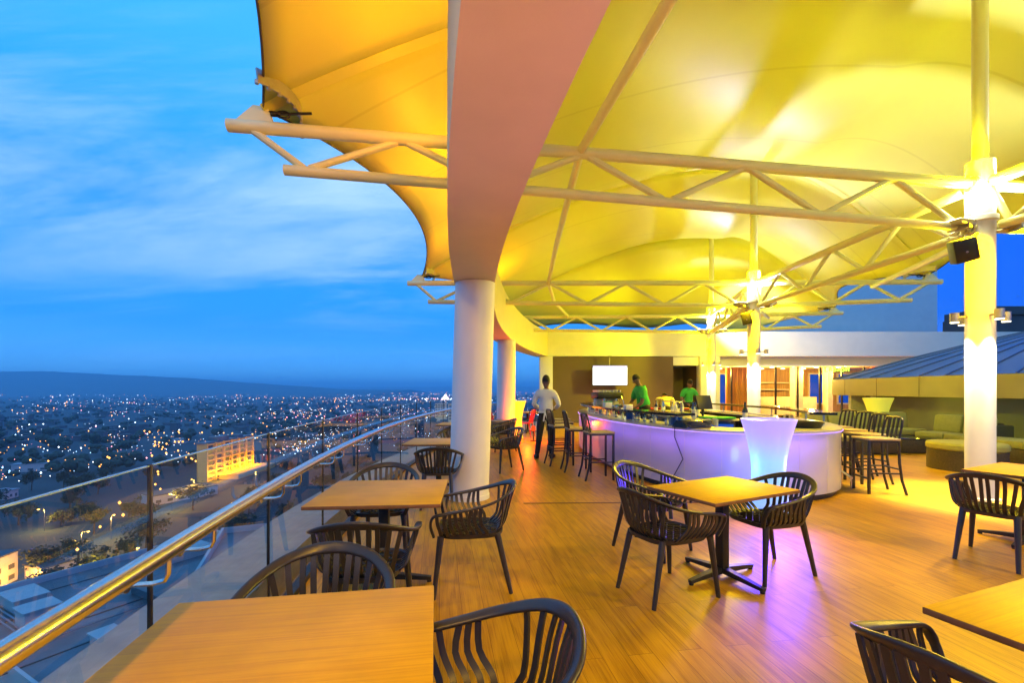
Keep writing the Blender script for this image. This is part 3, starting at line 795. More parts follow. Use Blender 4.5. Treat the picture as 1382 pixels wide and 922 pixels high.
chairs = [
 (-.12, 1.385, 190, 'dark slatted armchair at right end of the nearest railing table, blue inner back'),
 (-.79, 1.80, 277, 'armchair with arched rail between the two nearest railing tables, facing the camera'),
 (-.88, 2.76, 96, 'armchair seen from behind, tucked under near side of second railing table'),
 (-1.16, 4.13, 276, 'armchair at far side of second railing table, facing the camera'),
 (-.30, 3.53, 186, 'armchair right of the second railing table in front of white round column'),
 (1.13, 3.40, 25, 'armchair with its back to the camera at left end of middle square table'),
 (2.12, 3.79, 197, 'armchair at right end of the middle table, before the glowing vase'),
 (1.30, 4.32, -48, 'tan lit armchair behind the middle table near the bar front'),
 (4.25, 4.02, 30, 'armchair at left end of the table beside the glowing mast column'),
 (1.42, 1.36, 24, 'cropped armchair at left end of the near right table'),
 (-.95, 5.95, 93, 'armchair seen from behind at near side of third railing table'),
 (-1.05, 8.15, 275, 'armchair at far side of third railing table, partly behind round column'),
 (-1.1, 9.45, 95, 'armchair seen from behind at the fourth railing table'),
 (-.12, 8.5, 215, 'armchair just right of round column, turned towards the railing'),
 (-.22, 11.2, 200, 'armchair beside the planter box at foot of second round column'),
]
ch0 = make_chair(M['plastic'])
for i, (x, y, a, lab) in enumerate(chairs):
    if i == 0:
        ch0.location = (x, y, 0); ch0.rotation_euler = (0,0,R(a)); ch0['label'] = lab; ch0['group'] = GA
    else: dup(ch0, (x, y, 0), R(a), lab, GA)
# far cafe chairs
def make_cafe(m):
    t = thing('cafe_chair', 'x', 'chair')
    mb = MB(); mb.box((0,0,.45), (.42,.42,.03), bev=.01); mb.build('seat', m, t)
    mb = MB(); mb.tube(cr3([(-.18,-.20,.46),(-.27,-.20,.80),(-.28,-.12,.86),(-.28,.12,.86),(-.27,.20,.80),(-.18,.20,.46)], 5), .014, n=7)
    for k in range(5): mb.tube([(-.19,-.13+.065*k,.46),(-.278,-.13+.065*k,.855)], .009, n=5)
    mb.build('backrest', m, t)
    for (x, y, fx, fy) in ((.18,-.18,.21,-.2),(.18,.18,.21,.2),(-.18,-.18,-.26,-.2),(-.18,.18,-.26,.2)):
        mb = MB(); mb.tube([(x,y,.44),(fx,fy,0)], .014, n=7); mb.build('leg', m, t)
    return t
cr_ = make_cafe(M['redplastic']); cb_ = make_cafe(M['black'])
GR = 'cafe chairs on the far terrace'
first = {}
for k, (x, y, a, red, lab) in enumerate(((-.38,13.3,20,1,'red cafe chair left of the second round column'),(.42,14.5,160,1,'red cafe chair just right of second round column'),(.75,15.6,100,0,'black cafe chair on far terrace nearest the waiter'),(1.05,16.5,190,0,'black cafe chair facing the far railing'),(.5,16.9,10,0,'black cafe chair at the farthest terrace table'),(.2,15.6,60,0,'black cafe chair behind the red one'))):
    b = cr_ if red else cb_
    if red not in first:
        first[red] = 1; b.location = (x,y,0); b.rotation_euler = (0,0,R(a)); b['label'] = lab; b['group'] = GR
    else: dup(b, (x,y,0), R(a), lab, GR)

# ------------------------------------------------------------------ tables
def make_table(w, d):
    t = thing('table', 'x', 'table')
    mb = MB(); mb.box((0,0,.6985), (w, d, .027), bev=.005)
    o = mb.build('tabletop', [M['top'], M['edge']], t, ang=30)
    for p in o.data.polygons:
        if abs(p.normal.z) < .5: p.material_index = 1
    mb = MB(); mb.box((0,0,.36), (.075,.075,.62), bev=.006); mb.box((0,0,.677), (.30,.30,.012)); mb.build('pole', M['black'], t)
    mb = MB()
    for k in range(4):
        a = k*PI/2; ca, sa = math.cos(a), math.sin(a)
        mb.sweep([(ca*.02,sa*.02,.06),(ca*.2,sa*.2,.045),(ca*.36,sa*.36,.028)], [(-sa,ca,0)]*3, [.06,.05,.035], [.045,.035,.024])
    mb.build('foot', M['black'], t)
    for k in range(4):
        a = k*PI/2; ca, sa = math.cos(a), math.sin(a)
        mb = MB(); mb.lathe([(.018,0),(.018,.017)], (ca*.345,sa*.345,0), n=10); mb.build('glide', M['black'], t)
    return t
GT = 'wooden pedestal tables on the terrace'
T = make_table(.93, .88)
T.location = (-.70, 1.335, 0); T.rotation_euler = (0,0,R(9.5)); T['label'] = 'nearest wooden table by the railing, filling the lower left corner'; T['group'] = GT
dup(T, (-.99, 3.55, 0), R(4.5), 'second wooden table from the camera along the glass railing, in front of round column', GT)
dup(T, (-1.12, 7.0, 0), R(1), 'third wooden table along the railing, partly hidden by the round column', GT)
dup(T, (-1.22, 10.6, 0), R(-2), 'fourth wooden table along the railing, small beyond the round column', GT)
dup(T, (-1.0, 13.6, 0), R(-5), 'fifth wooden table along the railing near the planter box', GT)
dup(T, (.55, 16.1, 0), R(-8), 'farthest wooden table among the black cafe chairs', GT)
T2 = make_table(.97, .66)
T2.location = (1.684, 3.67, 0); T2.rotation_euler = (0,0,R(27)); T2['label'] = 'middle oblong wooden table before the bar, half lit violet'; T2['group'] = GT
dup(T2, (5.03, 4.46, 0), R(27), 'oblong wooden table by the glowing mast column at right edge', GT)
dup(T2, (2.06, 1.53, 0), R(21), 'oblong wooden table cropped by the lower right corner', GT)

# ------------------------------------------------------------------ bar stools
M['pad'] = mat('stool_pad', (.46,.36,.20), .5, var=.12, scale=14, stretch=(1,8,1))
def make_stool():
    t = thing('bar_stool', 'x', 'stool')
    mb = MB(); mb.box((.0,0,.785), (.43,.41,.028), bev=.008); mb.build('seat', M['pad'], t)
    mb = MB()
    mb.box((0,0,.755), (.41,.39,.03)); 
    mb.build('seat_frame', M['navy'], t, smooth=False)
    for c_, s_ in (((-.0,.185,.30),(.40,.02,.02)), ((-.0,-.185,.30),(.40,.02,.02)), ((.19,0,.22),(.02,.37,.025)), ((-.215,0,.36),(.02,.37,.02))):
        mb = MB(); mb.box(c_, s_); mb.build('stretcher', M['navy'], t, smooth=False)
    mb = MB(); mb.tube(cr3([(-.195,-.185,.76),(-.235,-.185,.98),(-.255,-.165,1.07),(-.262,-.10,1.10),(-.262,.10,1.10),(-.255,.165,1.07),(-.235,.185,.98),(-.195,.185,.76)], 5), .0155, n=8)
    for k in (-1, 0, 1): mb.sweep([(-.2,k*.085,.77),(-.235,k*.085,.95),(-.26,k*.085,1.09)], [(0,1,0)]*3, .032, .012)
    mb.build('backrest', M['navy'], t)
    for sy in (-1,1):
        mb = MB(); mb.box((.19,sy*.185,.385), (.034,.034,.77), bev=.004); mb.build('leg', M['navy'], t)
        mb = MB(); mb.tube([(-.195,sy*.185,.76),(-.205,sy*.185,.45),(-.235,sy*.19,.2),(-.29,sy*.20,0)], .018, n=8); mb.build('leg', M['navy'], t)
    return t
GS = 'bar stools with slatted metal backs'
stools = [(1.46,7.72,8,'bar stool at left side of the bar, nearest the camera, violet lit'),(1.22,8.45,4,'second bar stool from the camera on left side of bar'),(.98,9.15,12,'third bar stool on left side of bar, beside the waiter'),(1.12,10.1,0,'fourth bar stool on left side of bar behind the waiter'),(1.18,11.0,0,'fifth and farthest bar stool on left side of bar'),
 (5.33,6.72,172,'white lit bar stool on right side of the bar, nearest the camera'),(5.72,7.42,180,'second bar stool on right side of bar'),(6.02,8.1,184,'third bar stool on right side of bar'),(6.25,8.8,186,'fourth and farthest bar stool on right side of bar')]
s0 = make_stool()
for i, (x, y, a, lab) in enumerate(stools):
    if i == 0: s0.location = (x,y,0); s0.rotation_euler = (0,0,R(a)); s0['label'] = lab; s0['group'] = GS
    else: dup(s0, (x,y,0), R(a), lab, GS)

# ------------------------------------------------------------------ bar
bar = thing('bar_counter', 'large rounded bar with glossy white curved front washed violet', 'bar', (0,0,0))
bo = [(1.70,11.6),(1.70,10.2),(1.82,8.9),(2.02,7.9),(2.34,6.9),(2.74,6.28),(3.30,6.03),(3.92,6.08),(4.50,6.36),(4.93,6.86),(5.28,7.6),(5.55,8.6),(5.70,10.0),(5.62,11.8),(5.1,13.4),(4.0,14.3),(2.8,14.0),(2.0,12.9)]
def closed_cr(P, k=5):
    n = len(P); out = []
    for i in range(n):
        p0, p1, p2, p3 = P[i-1], P[i], P[(i+1) % n], P[(i+2) % n]
        for j in range(k):
            t = j/k
            out.append(tuple(.5*((2*p1[q])+(-p0[q]+p2[q])*t+(2*p0[q]-5*p1[q]+4*p2[q]-p3[q])*t*t+(-p0[q]+3*p1[q]-3*p2[q]+p3[q])*t**3) for q in range(2)))
    return out
bc = closed_cr(bo, 5)     # counter-clockwise seen from above (left is inside)
def inset(path, d, closed=True):
    k = len(path); out = []
    for i in range(k):
        a = Vector(path[i-1] if closed or i else path[i]); b = Vector(path[(i+1) % k] if closed or i < k-1 else path[i])
        e = (b-a).normalized(); out.append((path[i][0]-e.y*d, path[i][1]+e.x*d))
    return out
mb = MB(); mb.wall(bc, .085, .915, .05, closed=True); mb.build('front_panel', M['panel'], bar, ang=60)
mb = MB(); mb.wall(inset(bc, .06), 0, .085, .05, closed=True); mb.build('plinth', M['black'], bar, ang=60)
mb = MB(); mb.wall(inset(bc, -.012), .915, .945, .62, closed=True); mb.build('counter_top', M['bartop'], bar, ang=60)
mb = MB(); mb.wall(inset(bc, .56), 0, .914, .04, closed=True); mb.build('inner_panel', M['blacktop'], bar, ang=60)
for i_ in list(range(2, 46, 4))+[86]:
    a = Vector(bc[i_-1]); b = Vector(bc[(i_+1) % len(bc)]); e_ = (b-a).normalized()
    mb = MB(); mb.box((bc[i_][0]+e_.y*.0005, bc[i_][1]-e_.x*.0005, .50), (.006, .004, .80), rz=math.atan2(e_.y, e_.x)); mb.build('panel_joint', M['bartop'], bar, smooth=False)
# raised dark shelves: left run and right run
ia = 0
left_run = bc[85:]+bc[:22]; right_run = bc[46:72]
for run, nm in ((left_run, 'l'), (right_run, 'r')):
    q = inset(run, .03, closed=False)
    mb = MB(); mb.wall(q, 1.105, 1.145, .36); mb.build('raised_shelf', M['blacktop'], bar, ang=60)
    for k in range(1, len(q)-1, 6):
        a = Vector(q[k-1]); b = Vector(q[k+1]); e = (b-a).normalized()
        mb = MB(); mb.tube([(q[k][0]-e.y*.16, q[k][1]+e.x*.16, .945), (q[k][0]-e.y*.16, q[k][1]+e.x*.16, 1.106)], .016, n=8); mb.build('shelf_post', M['chrome'], bar)
mb = MB(); mb.wall(inset(left_run, .20, False), .946, 1.10, .012); mb.build('glass_screen', M['glass'], bar)
# footrail at right
mb = MB(); mb.tube([(p[0], p[1], .16) for p in inset(bc[46:66], -.14, False)], .022, n=8); 
for p in inset(bc[46:66], -.14, False)[::5]: mb.tube([(p[0],p[1],0),(p[0],p[1],.16)], .014, n=6)
mb.build('foot_rail', M['chrome'], bar)
# cable hanging down the front
def bp(i, d, z): 
    p = inset(bc, d)[i % len(bc)]; return (p[0], p[1], z)
ci = min(range(len(bc)), key=lambda i: abs(bc[i][0]/bc[i][1]-(912-691)/618) if bc[i][1] < 9 else 9)
mb = MB(); mb.tube([bp(ci, .1, .95), bp(ci, -.02, .95), bp(ci, -.022, .8), bp(ci+1, -.03, .5), bp(ci, -.025, .25), bp(ci-1, -.05, .01), bp(ci-1,-.2,.008)], .007, n=6)
tag(mb.build('power_cable', M['black']), 'thin dark cable hanging down the white bar front', 'cable')
# back island inside the bar
isl = thing('back_bar_island', 'dark low back bar island inside the ring of counters with shelves', 'counter', (3.75, 10.4, 0))
mb = MB(); mb.box((0,0,.46), (.9,3.6,.90), bev=.01); mb.build('cabinet', M['blacktop'], isl)
mb = MB(); mb.box((0,0,.93), (1.0,3.7,.04), bev=.005); mb.build('top', M['bartop'], isl)
for k in range(4):
    mb = MB(); mb.box((-.46,-1.3+k*.88,.5), (.02,.80,.70), bev=.004); d = mb.build('door', M['navy'], isl)
    mb = MB(); mb.tube([(-.48,-1.0+k*.88,.6),(-.48,-1.0+k*.88,.78)], .01, n=6); mb.build('handle', M['chrome'], d)
mb = MB(); mb.box((0.1,-1.815,.55), (.6,.02,.6), bev=.004); mb.build('fridge_door', M['bluepane'], isl)

# ---- things on the bar
def bottle(x, y, z, h, r, m, lab, grp, cap=None):
    t = thing('bottle', lab, 'bottle', (x,y,z), 0, grp)
    mb = MB(); mb.lathe([(r*.9,0),(r,.02*h),(r,.55*h),(r*.85,.63*h),(r*.36,.74*h),(r*.34,.93*h)], n=10); mb.build('body', m, t)
    mb = MB(); mb.lathe([(r*.40,.93*h),(r*.40,h)], n=8); mb.build('cap', cap or M['black'], t)
    mb = MB(); mb.lathe([(r*1.012,.16*h),(r*1.012,.46*h)], n=10, capb=False, capt=False); mb.build('label', M['ceramic'], t)
    return t
q = inset(left_run, .30, False)
rb = random.Random(3)
mcols = [M['bottle'], M['amber'], M['clearb'], M['bluebottle'], M['ceramic'], M['bottle']]
k = 0
for i in range(4, len(q)-2):
    for s in (0, .5):
        p = Vector(q[i]).lerp(Vector(q[i+1]), s)
        if rb.random() < .82:
            if i % 7 == 3:
                mb = MB(); mb.box((0,0,.067), (.08,.09,.134), rz=rb.random(), bev=.004)
                o = mb.build('carton', M['bluebottle'], loc=(p.x, p.y, .9455)); tag(o, 'small blue drink carton under the raised dark bar shelf', 'carton', 'blue cartons under the bar shelf')
            else:
                bottle(p.x, p.y, .9455, .13+.02*rb.random(), .028, mcols[rb.randrange(6)], 'small drink bottle in the row under the raised dark bar shelf', 'bottles under the bar shelf')
# bottles on the island
for i in range(14):
    x = 3.4+.7*rb.random(); y = 8.8+3.2*i/14
    bottle(x, y, .9505, .24+.09*rb.random(), .038, mcols[rb.randrange(6)], 'drink bottle standing on the back bar island', 'bottles on the island')
bottle(4.02, 7.9, .9455, .34, .045, M['bottle'], 'tall dark wine bottle with pale label standing on the near counter', None)
# coffee machine
cm = thing('coffee_machine', 'steel and black espresso machine topped with rows of white cups', 'coffee machine', (2.50, 11.9, .9455), R(-75))
mb = MB(); mb.box((0,0,.09), (.36,.66,.16), bev=.02); mb.build('base', M['chrome'], cm)
mb = MB(); mb.box((-.06,0,.40), (.40,.74,.16), bev=.03); mb.build('head', M['black'], cm)
mb = MB(); mb.box((-.12,0,.24), (.16,.64,.18), bev=.01); mb.build('back_panel', M['bartop'], cm)
for s in (-1,1):
    mb = MB(); mb.tube([(.12,s*.17,.32),(.12,s*.17,.26)], .035, n=12); mb.tube([(.12,s*.17,.27),(.28,s*.17,.26)], .014, n=8); mb.build('group_head', M['chrome'], cm)
mb = MB(); mb.tube([(.14,.30,.38),(.20,.32,.28),(.22,.33,.18)], .008, n=6); mb.build('steam_wand', M['chrome'], cm)
for a in range(4):
    for b in range(7):
        t = thing('coffee_cup', 'white coffee cup stacked on top of the espresso machine', 'cup', (0,0,0), 0, 'cups on the espresso machine')
        ml = Matrix.Rotation(R(-75), 4, 'Z') @ Vector((-.2+a*.09, -.30+b*.098, 0))
        t.location = (2.50+ml.x, 11.9+ml.y, .9455+.482)
        mb = MB(); mb.lathe([(.025,0),(.037,.02),(.042,.06),(.038,.06),(.03,.02)], n=10, capt=True); mb.build('bowl', M['ceramic'], t)
        break_ = 0
# tap, till, menus, glasses
tp = thing('beer_tap', 'curved brass swan neck tap on the inner counter', 'tap', (3.05, 9.2, .9455))
mb = MB(); mb.tube(cr3([(0.35,0,0),(.35,0,.26),(.30,0,.31),(.05,0,.32),(0,0,.30),(-.01,0,.2)], 5), .014, n=8); mb.build('pipe', M['chrome'], tp); mb = MB(); mb.lathe([(.04,0),(.04,.02)], (.35,0,0), n=12); mb.build('flange', M['chrome'], tp)
till = thing('till_screen', 'dark tilted till screen on a stand at the back bar', 'till', (3.75, 9.0, .9505), R(-70))
mb = MB(); mb.box((0,0,.02), (.2,.2,.03), bev=.008); mb.tube([(0,0,.03),(0,0,.2)], .025, n=8); mb.build('stand', M['black'], till)
mb = MB(); mb.box((0,0,0), (.03,.36,.28), bev=.008); s = mb.build('screen', M['black'], till, loc=(.03,0,.30)); s.rotation_euler = (0,R(-15),0)
for k in range(5):
    t = thing('menu_board', 'black menu folder lying in the stack at the bend of the bar', 'menu', (2.62+.01*k, 6.68+.012*k, .9455+.021*k), R(20+4*k), 'stacked black menu folders')
    mb = MB(); mb.box((0,0,.01), (.46,.30,.019), bev=.003); mb.build('cover', M['blacktop'], t)
    mb = MB(); mb.box((.01,0,.0101), (.45,.27,.012)); mb.build('pages', M['ceramic'], t)
for a in range(3):
    for b in range(6):
        t = thing('tumbler', 'upturned pale glass tumbler in the rows on bar bend', 'glass', (2.62+.10*b+.03*a, 7.10+.10*a-.02*b, .9455), 0, 'tumblers on the bar bend')
        mb = MB(); mb.lathe([(.036,0),(.030,.10),(.026,.10),(.032,.004)], n=10, capb=False); mb.build('glass_body', M['clearb'], t)
t = thing('serving_tray', 'round dark serving tray on the pale counter right of glowing vase', 'tray', (4.28, 6.75, .9455))
mb = MB(); mb.lathe([(.23,0),(.27,.075),(.275,.085),(.26,.08),(.225,.012)], n=30); mb.build('dish', M['black'], t)
t = thing('green_tray', 'flat green plastic board on the inner counter behind glowing vase', 'board', (3.85, 8.6, .9505), R(8))
mb = MB(); mb.box((0,0,.02), (.55,.35,.035), bev=.012); mb.build('board', M['green'], t)
for k, (x, y) in enumerate(((4.42,7.5),(4.55,7.55),(4.68,7.72))):
    t = thing('ice_bucket', ['small steel ice bucket left of its pair on pale counter', 'small steel ice bucket in the middle of three', 'small steel ice bucket at right on pale counter'][k], 'bucket', (x, y, .9455), 0, 'steel buckets on the bar')
    mb = MB(); mb.lathe([(.045,0),(.06,.13),(.063,.135),(.056,.13),(.042,.01)], n=14); mb.build('pail', M['chrome'], t)
t = thing('white_box', 'small white carton standing on the left raised shelf', 'box', (1.95, 9.35, 1.1455), R(15)); mb = MB(); mb.box((0,0,.05), (.16,.12,.10), bev=.006); mb.build('carton', M['ceramic'], t); mb = MB(); mb.box((0,0,.104),(.165,.125,.012),bev=.004); mb.build('lid', M['green'], t)
t = thing('napkin_holder', 'small pale napkin holder on the left raised shelf', 'holder', (2.12, 8.35, 1.1455), R(15)); mb = MB(); mb.box((0,0,.04), (.14,.10,.08), bev=.006); mb.build('box', M['ceramic'], t)
for k in range(5):
    t = thing('red_cloth', 'folded red cloth lying on the far dark shelf', 'cloth', (3.4+.32*k, 12.6-.05*k, .9505), R(20*k), 'folded red cloths'); mb = MB(); mb.box((0,0,.03), (.26,.2,.055), bev=.02); mb.build('fold', M['redplastic'], t)

# ------------------------------------------------------------------ glowing vase planters
def vase_profile(h, rt, rw, rb_):
    pr = [(.0, .0, rb_)]
    out = []
    for i in range(25):
        u = i/24
        r = rb_+(rw-rb_)*math.sin(min(1, u/.45)*PI/2) if u < .45 else rw+(rt-rw)*((u-.45)/.55)**1.7
        out.append((r, u*h))
    return out
def vase(name, lab, loc, h, rt, rw, rb_, m, grp=None):
    t = thing(name, lab, 'planter', loc, 0, grp)
    p = vase_profile(h, rt, rw, rb_)
    mb = MB(); mb.lathe(p+[(rt-.02, h+.004), (rt-.035, h-.03), (rt-.07, h-.12)], n=48); mb.build('shell', m, t, ang=60)
    return t
M['glow'] = mat('glowing_vase', (.30,.36,.45), .3, var=.01)
nt, N, L = nodes(M['glow'])
tc = N.new('ShaderNodeTexCoord'); sp_ = N.new('ShaderNodeSeparateXYZ'); L.new(tc.outputs['Object'], sp_.inputs[0])
rp_ = N.new('ShaderNodeValToRGB'); L.new(sp_.outputs['Z'], rp_.inputs[0]); ee = rp_.color_ramp.elements     # led colours up the translucent shell
ee[0].position = 0; ee[0].color = (.20,.32,1,1); ee[1].position = 1.0; ee[1].color = (.42,.30,.95,1)
for p_, c_ in ((.3,(.16,.50,1)),(.65,(.22,.60,1)),(.88,(.38,.38,1))):
    q = ee.new(p_); q.color = (*c_, 1)
L.new(rp_.outputs[0], N['Principled BSDF'].inputs['Emission Color']); N['Principled BSDF'].inputs['Emission Strength'].default_value = .85
vase('glowing_vase', 'tall hourglass vase glowing pale cyan in front of the bar', (3.09, 5.52, 0), 1.145, .305, .185, .245, M['glow'])
M['glowyellow'] = mat('yellow_vase', (.80,.75,.25), .35, var=.02, emit=(.8,.75,.02), es=.35)
vase('lounge_vase', 'flared yellow vase planter behind the lounge sofa', (10.35, 12.95, 0), 1.26, .36, .20, .22, M['glowyellow'])
vase('column_vase', 'flared yellow vase planter beside the second round column', (.14, 14.2, 0), 1.15, .30, .17, .2, M['glowyellow'])
t = thing('planter_box', 'brown square planter box at the foot of second round column', 'planter', (-.28, 12.75, 0), R(4))
mb = MB(); mb.box((0,0,.33), (.66,.62,.60), bev=.015); mb.build('box', M['planter'], t); mb = MB(); mb.box((0,0,.615), (.72,.68,.05), bev=.01); mb.build('rim', M['planter'], t)
mb = MB()
for sx in (-1,1):
    for sy in (-1,1): mb.box((sx*.27,sy*.25,.016), (.06,.06,.032))
mb.build('caster', M['black'], t)

# ------------------------------------------------------------------ screen
tv = thing('wall_screen', 'wide white glowing flat screen hung on the brown wall', 'screen', (4.29, 20.05, 2.12))
mb = MB(); mb.box((0,.03,0), (1.56,.07,.90), bev=.012); mb.build('housing', M['black'], tv)
mb = MB(); mb.box((0,-.008,.0), (1.50,.006,.84)); mb.build('display', emis('screen_glow', (1,1,.97), 2.2, True), tv, smooth=False)
mb = MB(); mb.box((0,-.0125,.385), (1.50,.002,.05)); mb.box((.55,-.014,.385),(.32,.002,.03)); mb.build('title_bar', emis('screen_bar', (.5,.35,.85), 1.0), tv, smooth=False)
mb = MB(); mb.tube([(0,.08,.3),(0,.08,.86)], .022, n=8); mb.box((0,.08,.86),(.16,.16,.012)); mb.build('ceiling_pole', M['bartop'], tv)
# notice on the yellow pillar
t = thing('wall_notice', 'small dark logo plate fixed to the yellow lit pillar', 'sign', (8.82, 20.335, 2.02)); mb = MB()
for (x, z) in ((-.1,.05),(0,.05),(.1,.05),(0,-.06)): mb.tube([(x,0,z),(x,.012,z)], .035, n=10)
mb.build('mark', M['plastic'], t)

# ------------------------------------------------------------------ lounge
def sofa(lab, loc, rz, L, nseat, arm=None, depth=.92):
    t = thing('sofa', lab, 'sofa', loc, rz, 'wicker lounge sofas')
    mb = MB(); mb.box((0,0,.17), (L, depth, .30), bev=.02); mb.build('base', M['wicker'], t)
    mb = MB(); mb.box((0,depth/2-.09,.53), (L,.17,.42), bev=.03); mb.build('backrest', M['wicker'], t)
    w = L/nseat
    for k in range(nseat):
        x = -L/2+w*(k+.5)
        mb = MB(); mb.box((x,-.09,.395), (w-.012, depth-.2, .15), bev=.035); mb.build('seat_cushion', M['cushion'], t)
        mb = MB(); mb.box((0,0,0), (w-.03,.17,.44), bev=.06); o = mb.build('back_cushion', M['cushion'], t, loc=(x,depth/2-.255,.665)); o.rotation_euler = (R(-10),0,R(random.uniform(-2,2)))
    if arm:
        for sx in arm:
            mb = MB(); mb.box((sx*(L/2+.09),0,.36), (.17,depth,.68), bev=.04); mb.build('arm', M['wicker'], t)
    mb = MB()
    for sx in (-1,1):
        for sy in (-1,1): mb.box((sx*(L/2-.06),sy*(depth/2-.06),.012), (.05,.05,.024))
    mb.build('foot', M['black'], t)
    return t
sofa('long wicker sofa with olive cushions along the low wall', (9.35, 12.35, 0), R(0), 2.9, 4)
sofa('short wicker sofa turned sideways at right end of the lounge', (10.55, 10.85, 0), R(-78), 1.25, 2, arm=(1,))
def ottoman(lab, loc, rz, w, d):
    t = thing('ottoman', lab, 'ottoman', loc, rz, 'wicker ottomans')
    mb = MB(); mb.box((0,0,.16), (w,d,.29), bev=.02); mb.build('base', M['wicker'], t)
    mb = MB(); mb.box((0,0,.355), (w-.02,d-.02,.10), bev=.035); mb.build('cushion', M['cushion'], t)
ottoman('wide wicker daybed left of the lounge behind the bar stools', (8.05, 10.95, 0), R(0), 1.75, .85)
t = thing('coffee_table', 'low dark wicker coffee table between sofa and daybed', 'table', (9.45, 11.0, 0), R(-4)); mb = MB(); mb.box((0,0,.17), (.62,.62,.32), bev=.02); mb.build('base', M['wicker'], t); mb = MB(); mb.box((0,0,.345), (.64,.64,.02), bev=.005); mb.build('top', M['blacktop'], t)
t = thing('round_pouf', 'round wicker pouf with olive cushion beside the glowing mast column', 'pouf', (8.55, 8.62, 0)); mb = MB(); mb.lathe([(.56,0.0),(.56,.36),(.54,.37)], n=40); mb.build('base', M['wicker'], t)
mb = MB(); mb.lathe([(.55,.372),(.575,.40),(.575,.47),(.55,.505),(.4,.52)], n=40); mb.build('cushion', M['cushion'], t)
t = thing('wall_bench', 'long cushioned bench along the recessed wall behind glowing mast column', 'bench', (10.35, 8.5, 0), R(-78))
mb = MB(); mb.box((0,0,.17), (3.0,.85,.33), bev=.02); mb.build('base', M['wicker'], t); mb = MB(); mb.box((0,0,.415), (2.98,.83,.15), bev=.035); mb.build('cushion', M['cushion'], t)
ci_ = 0
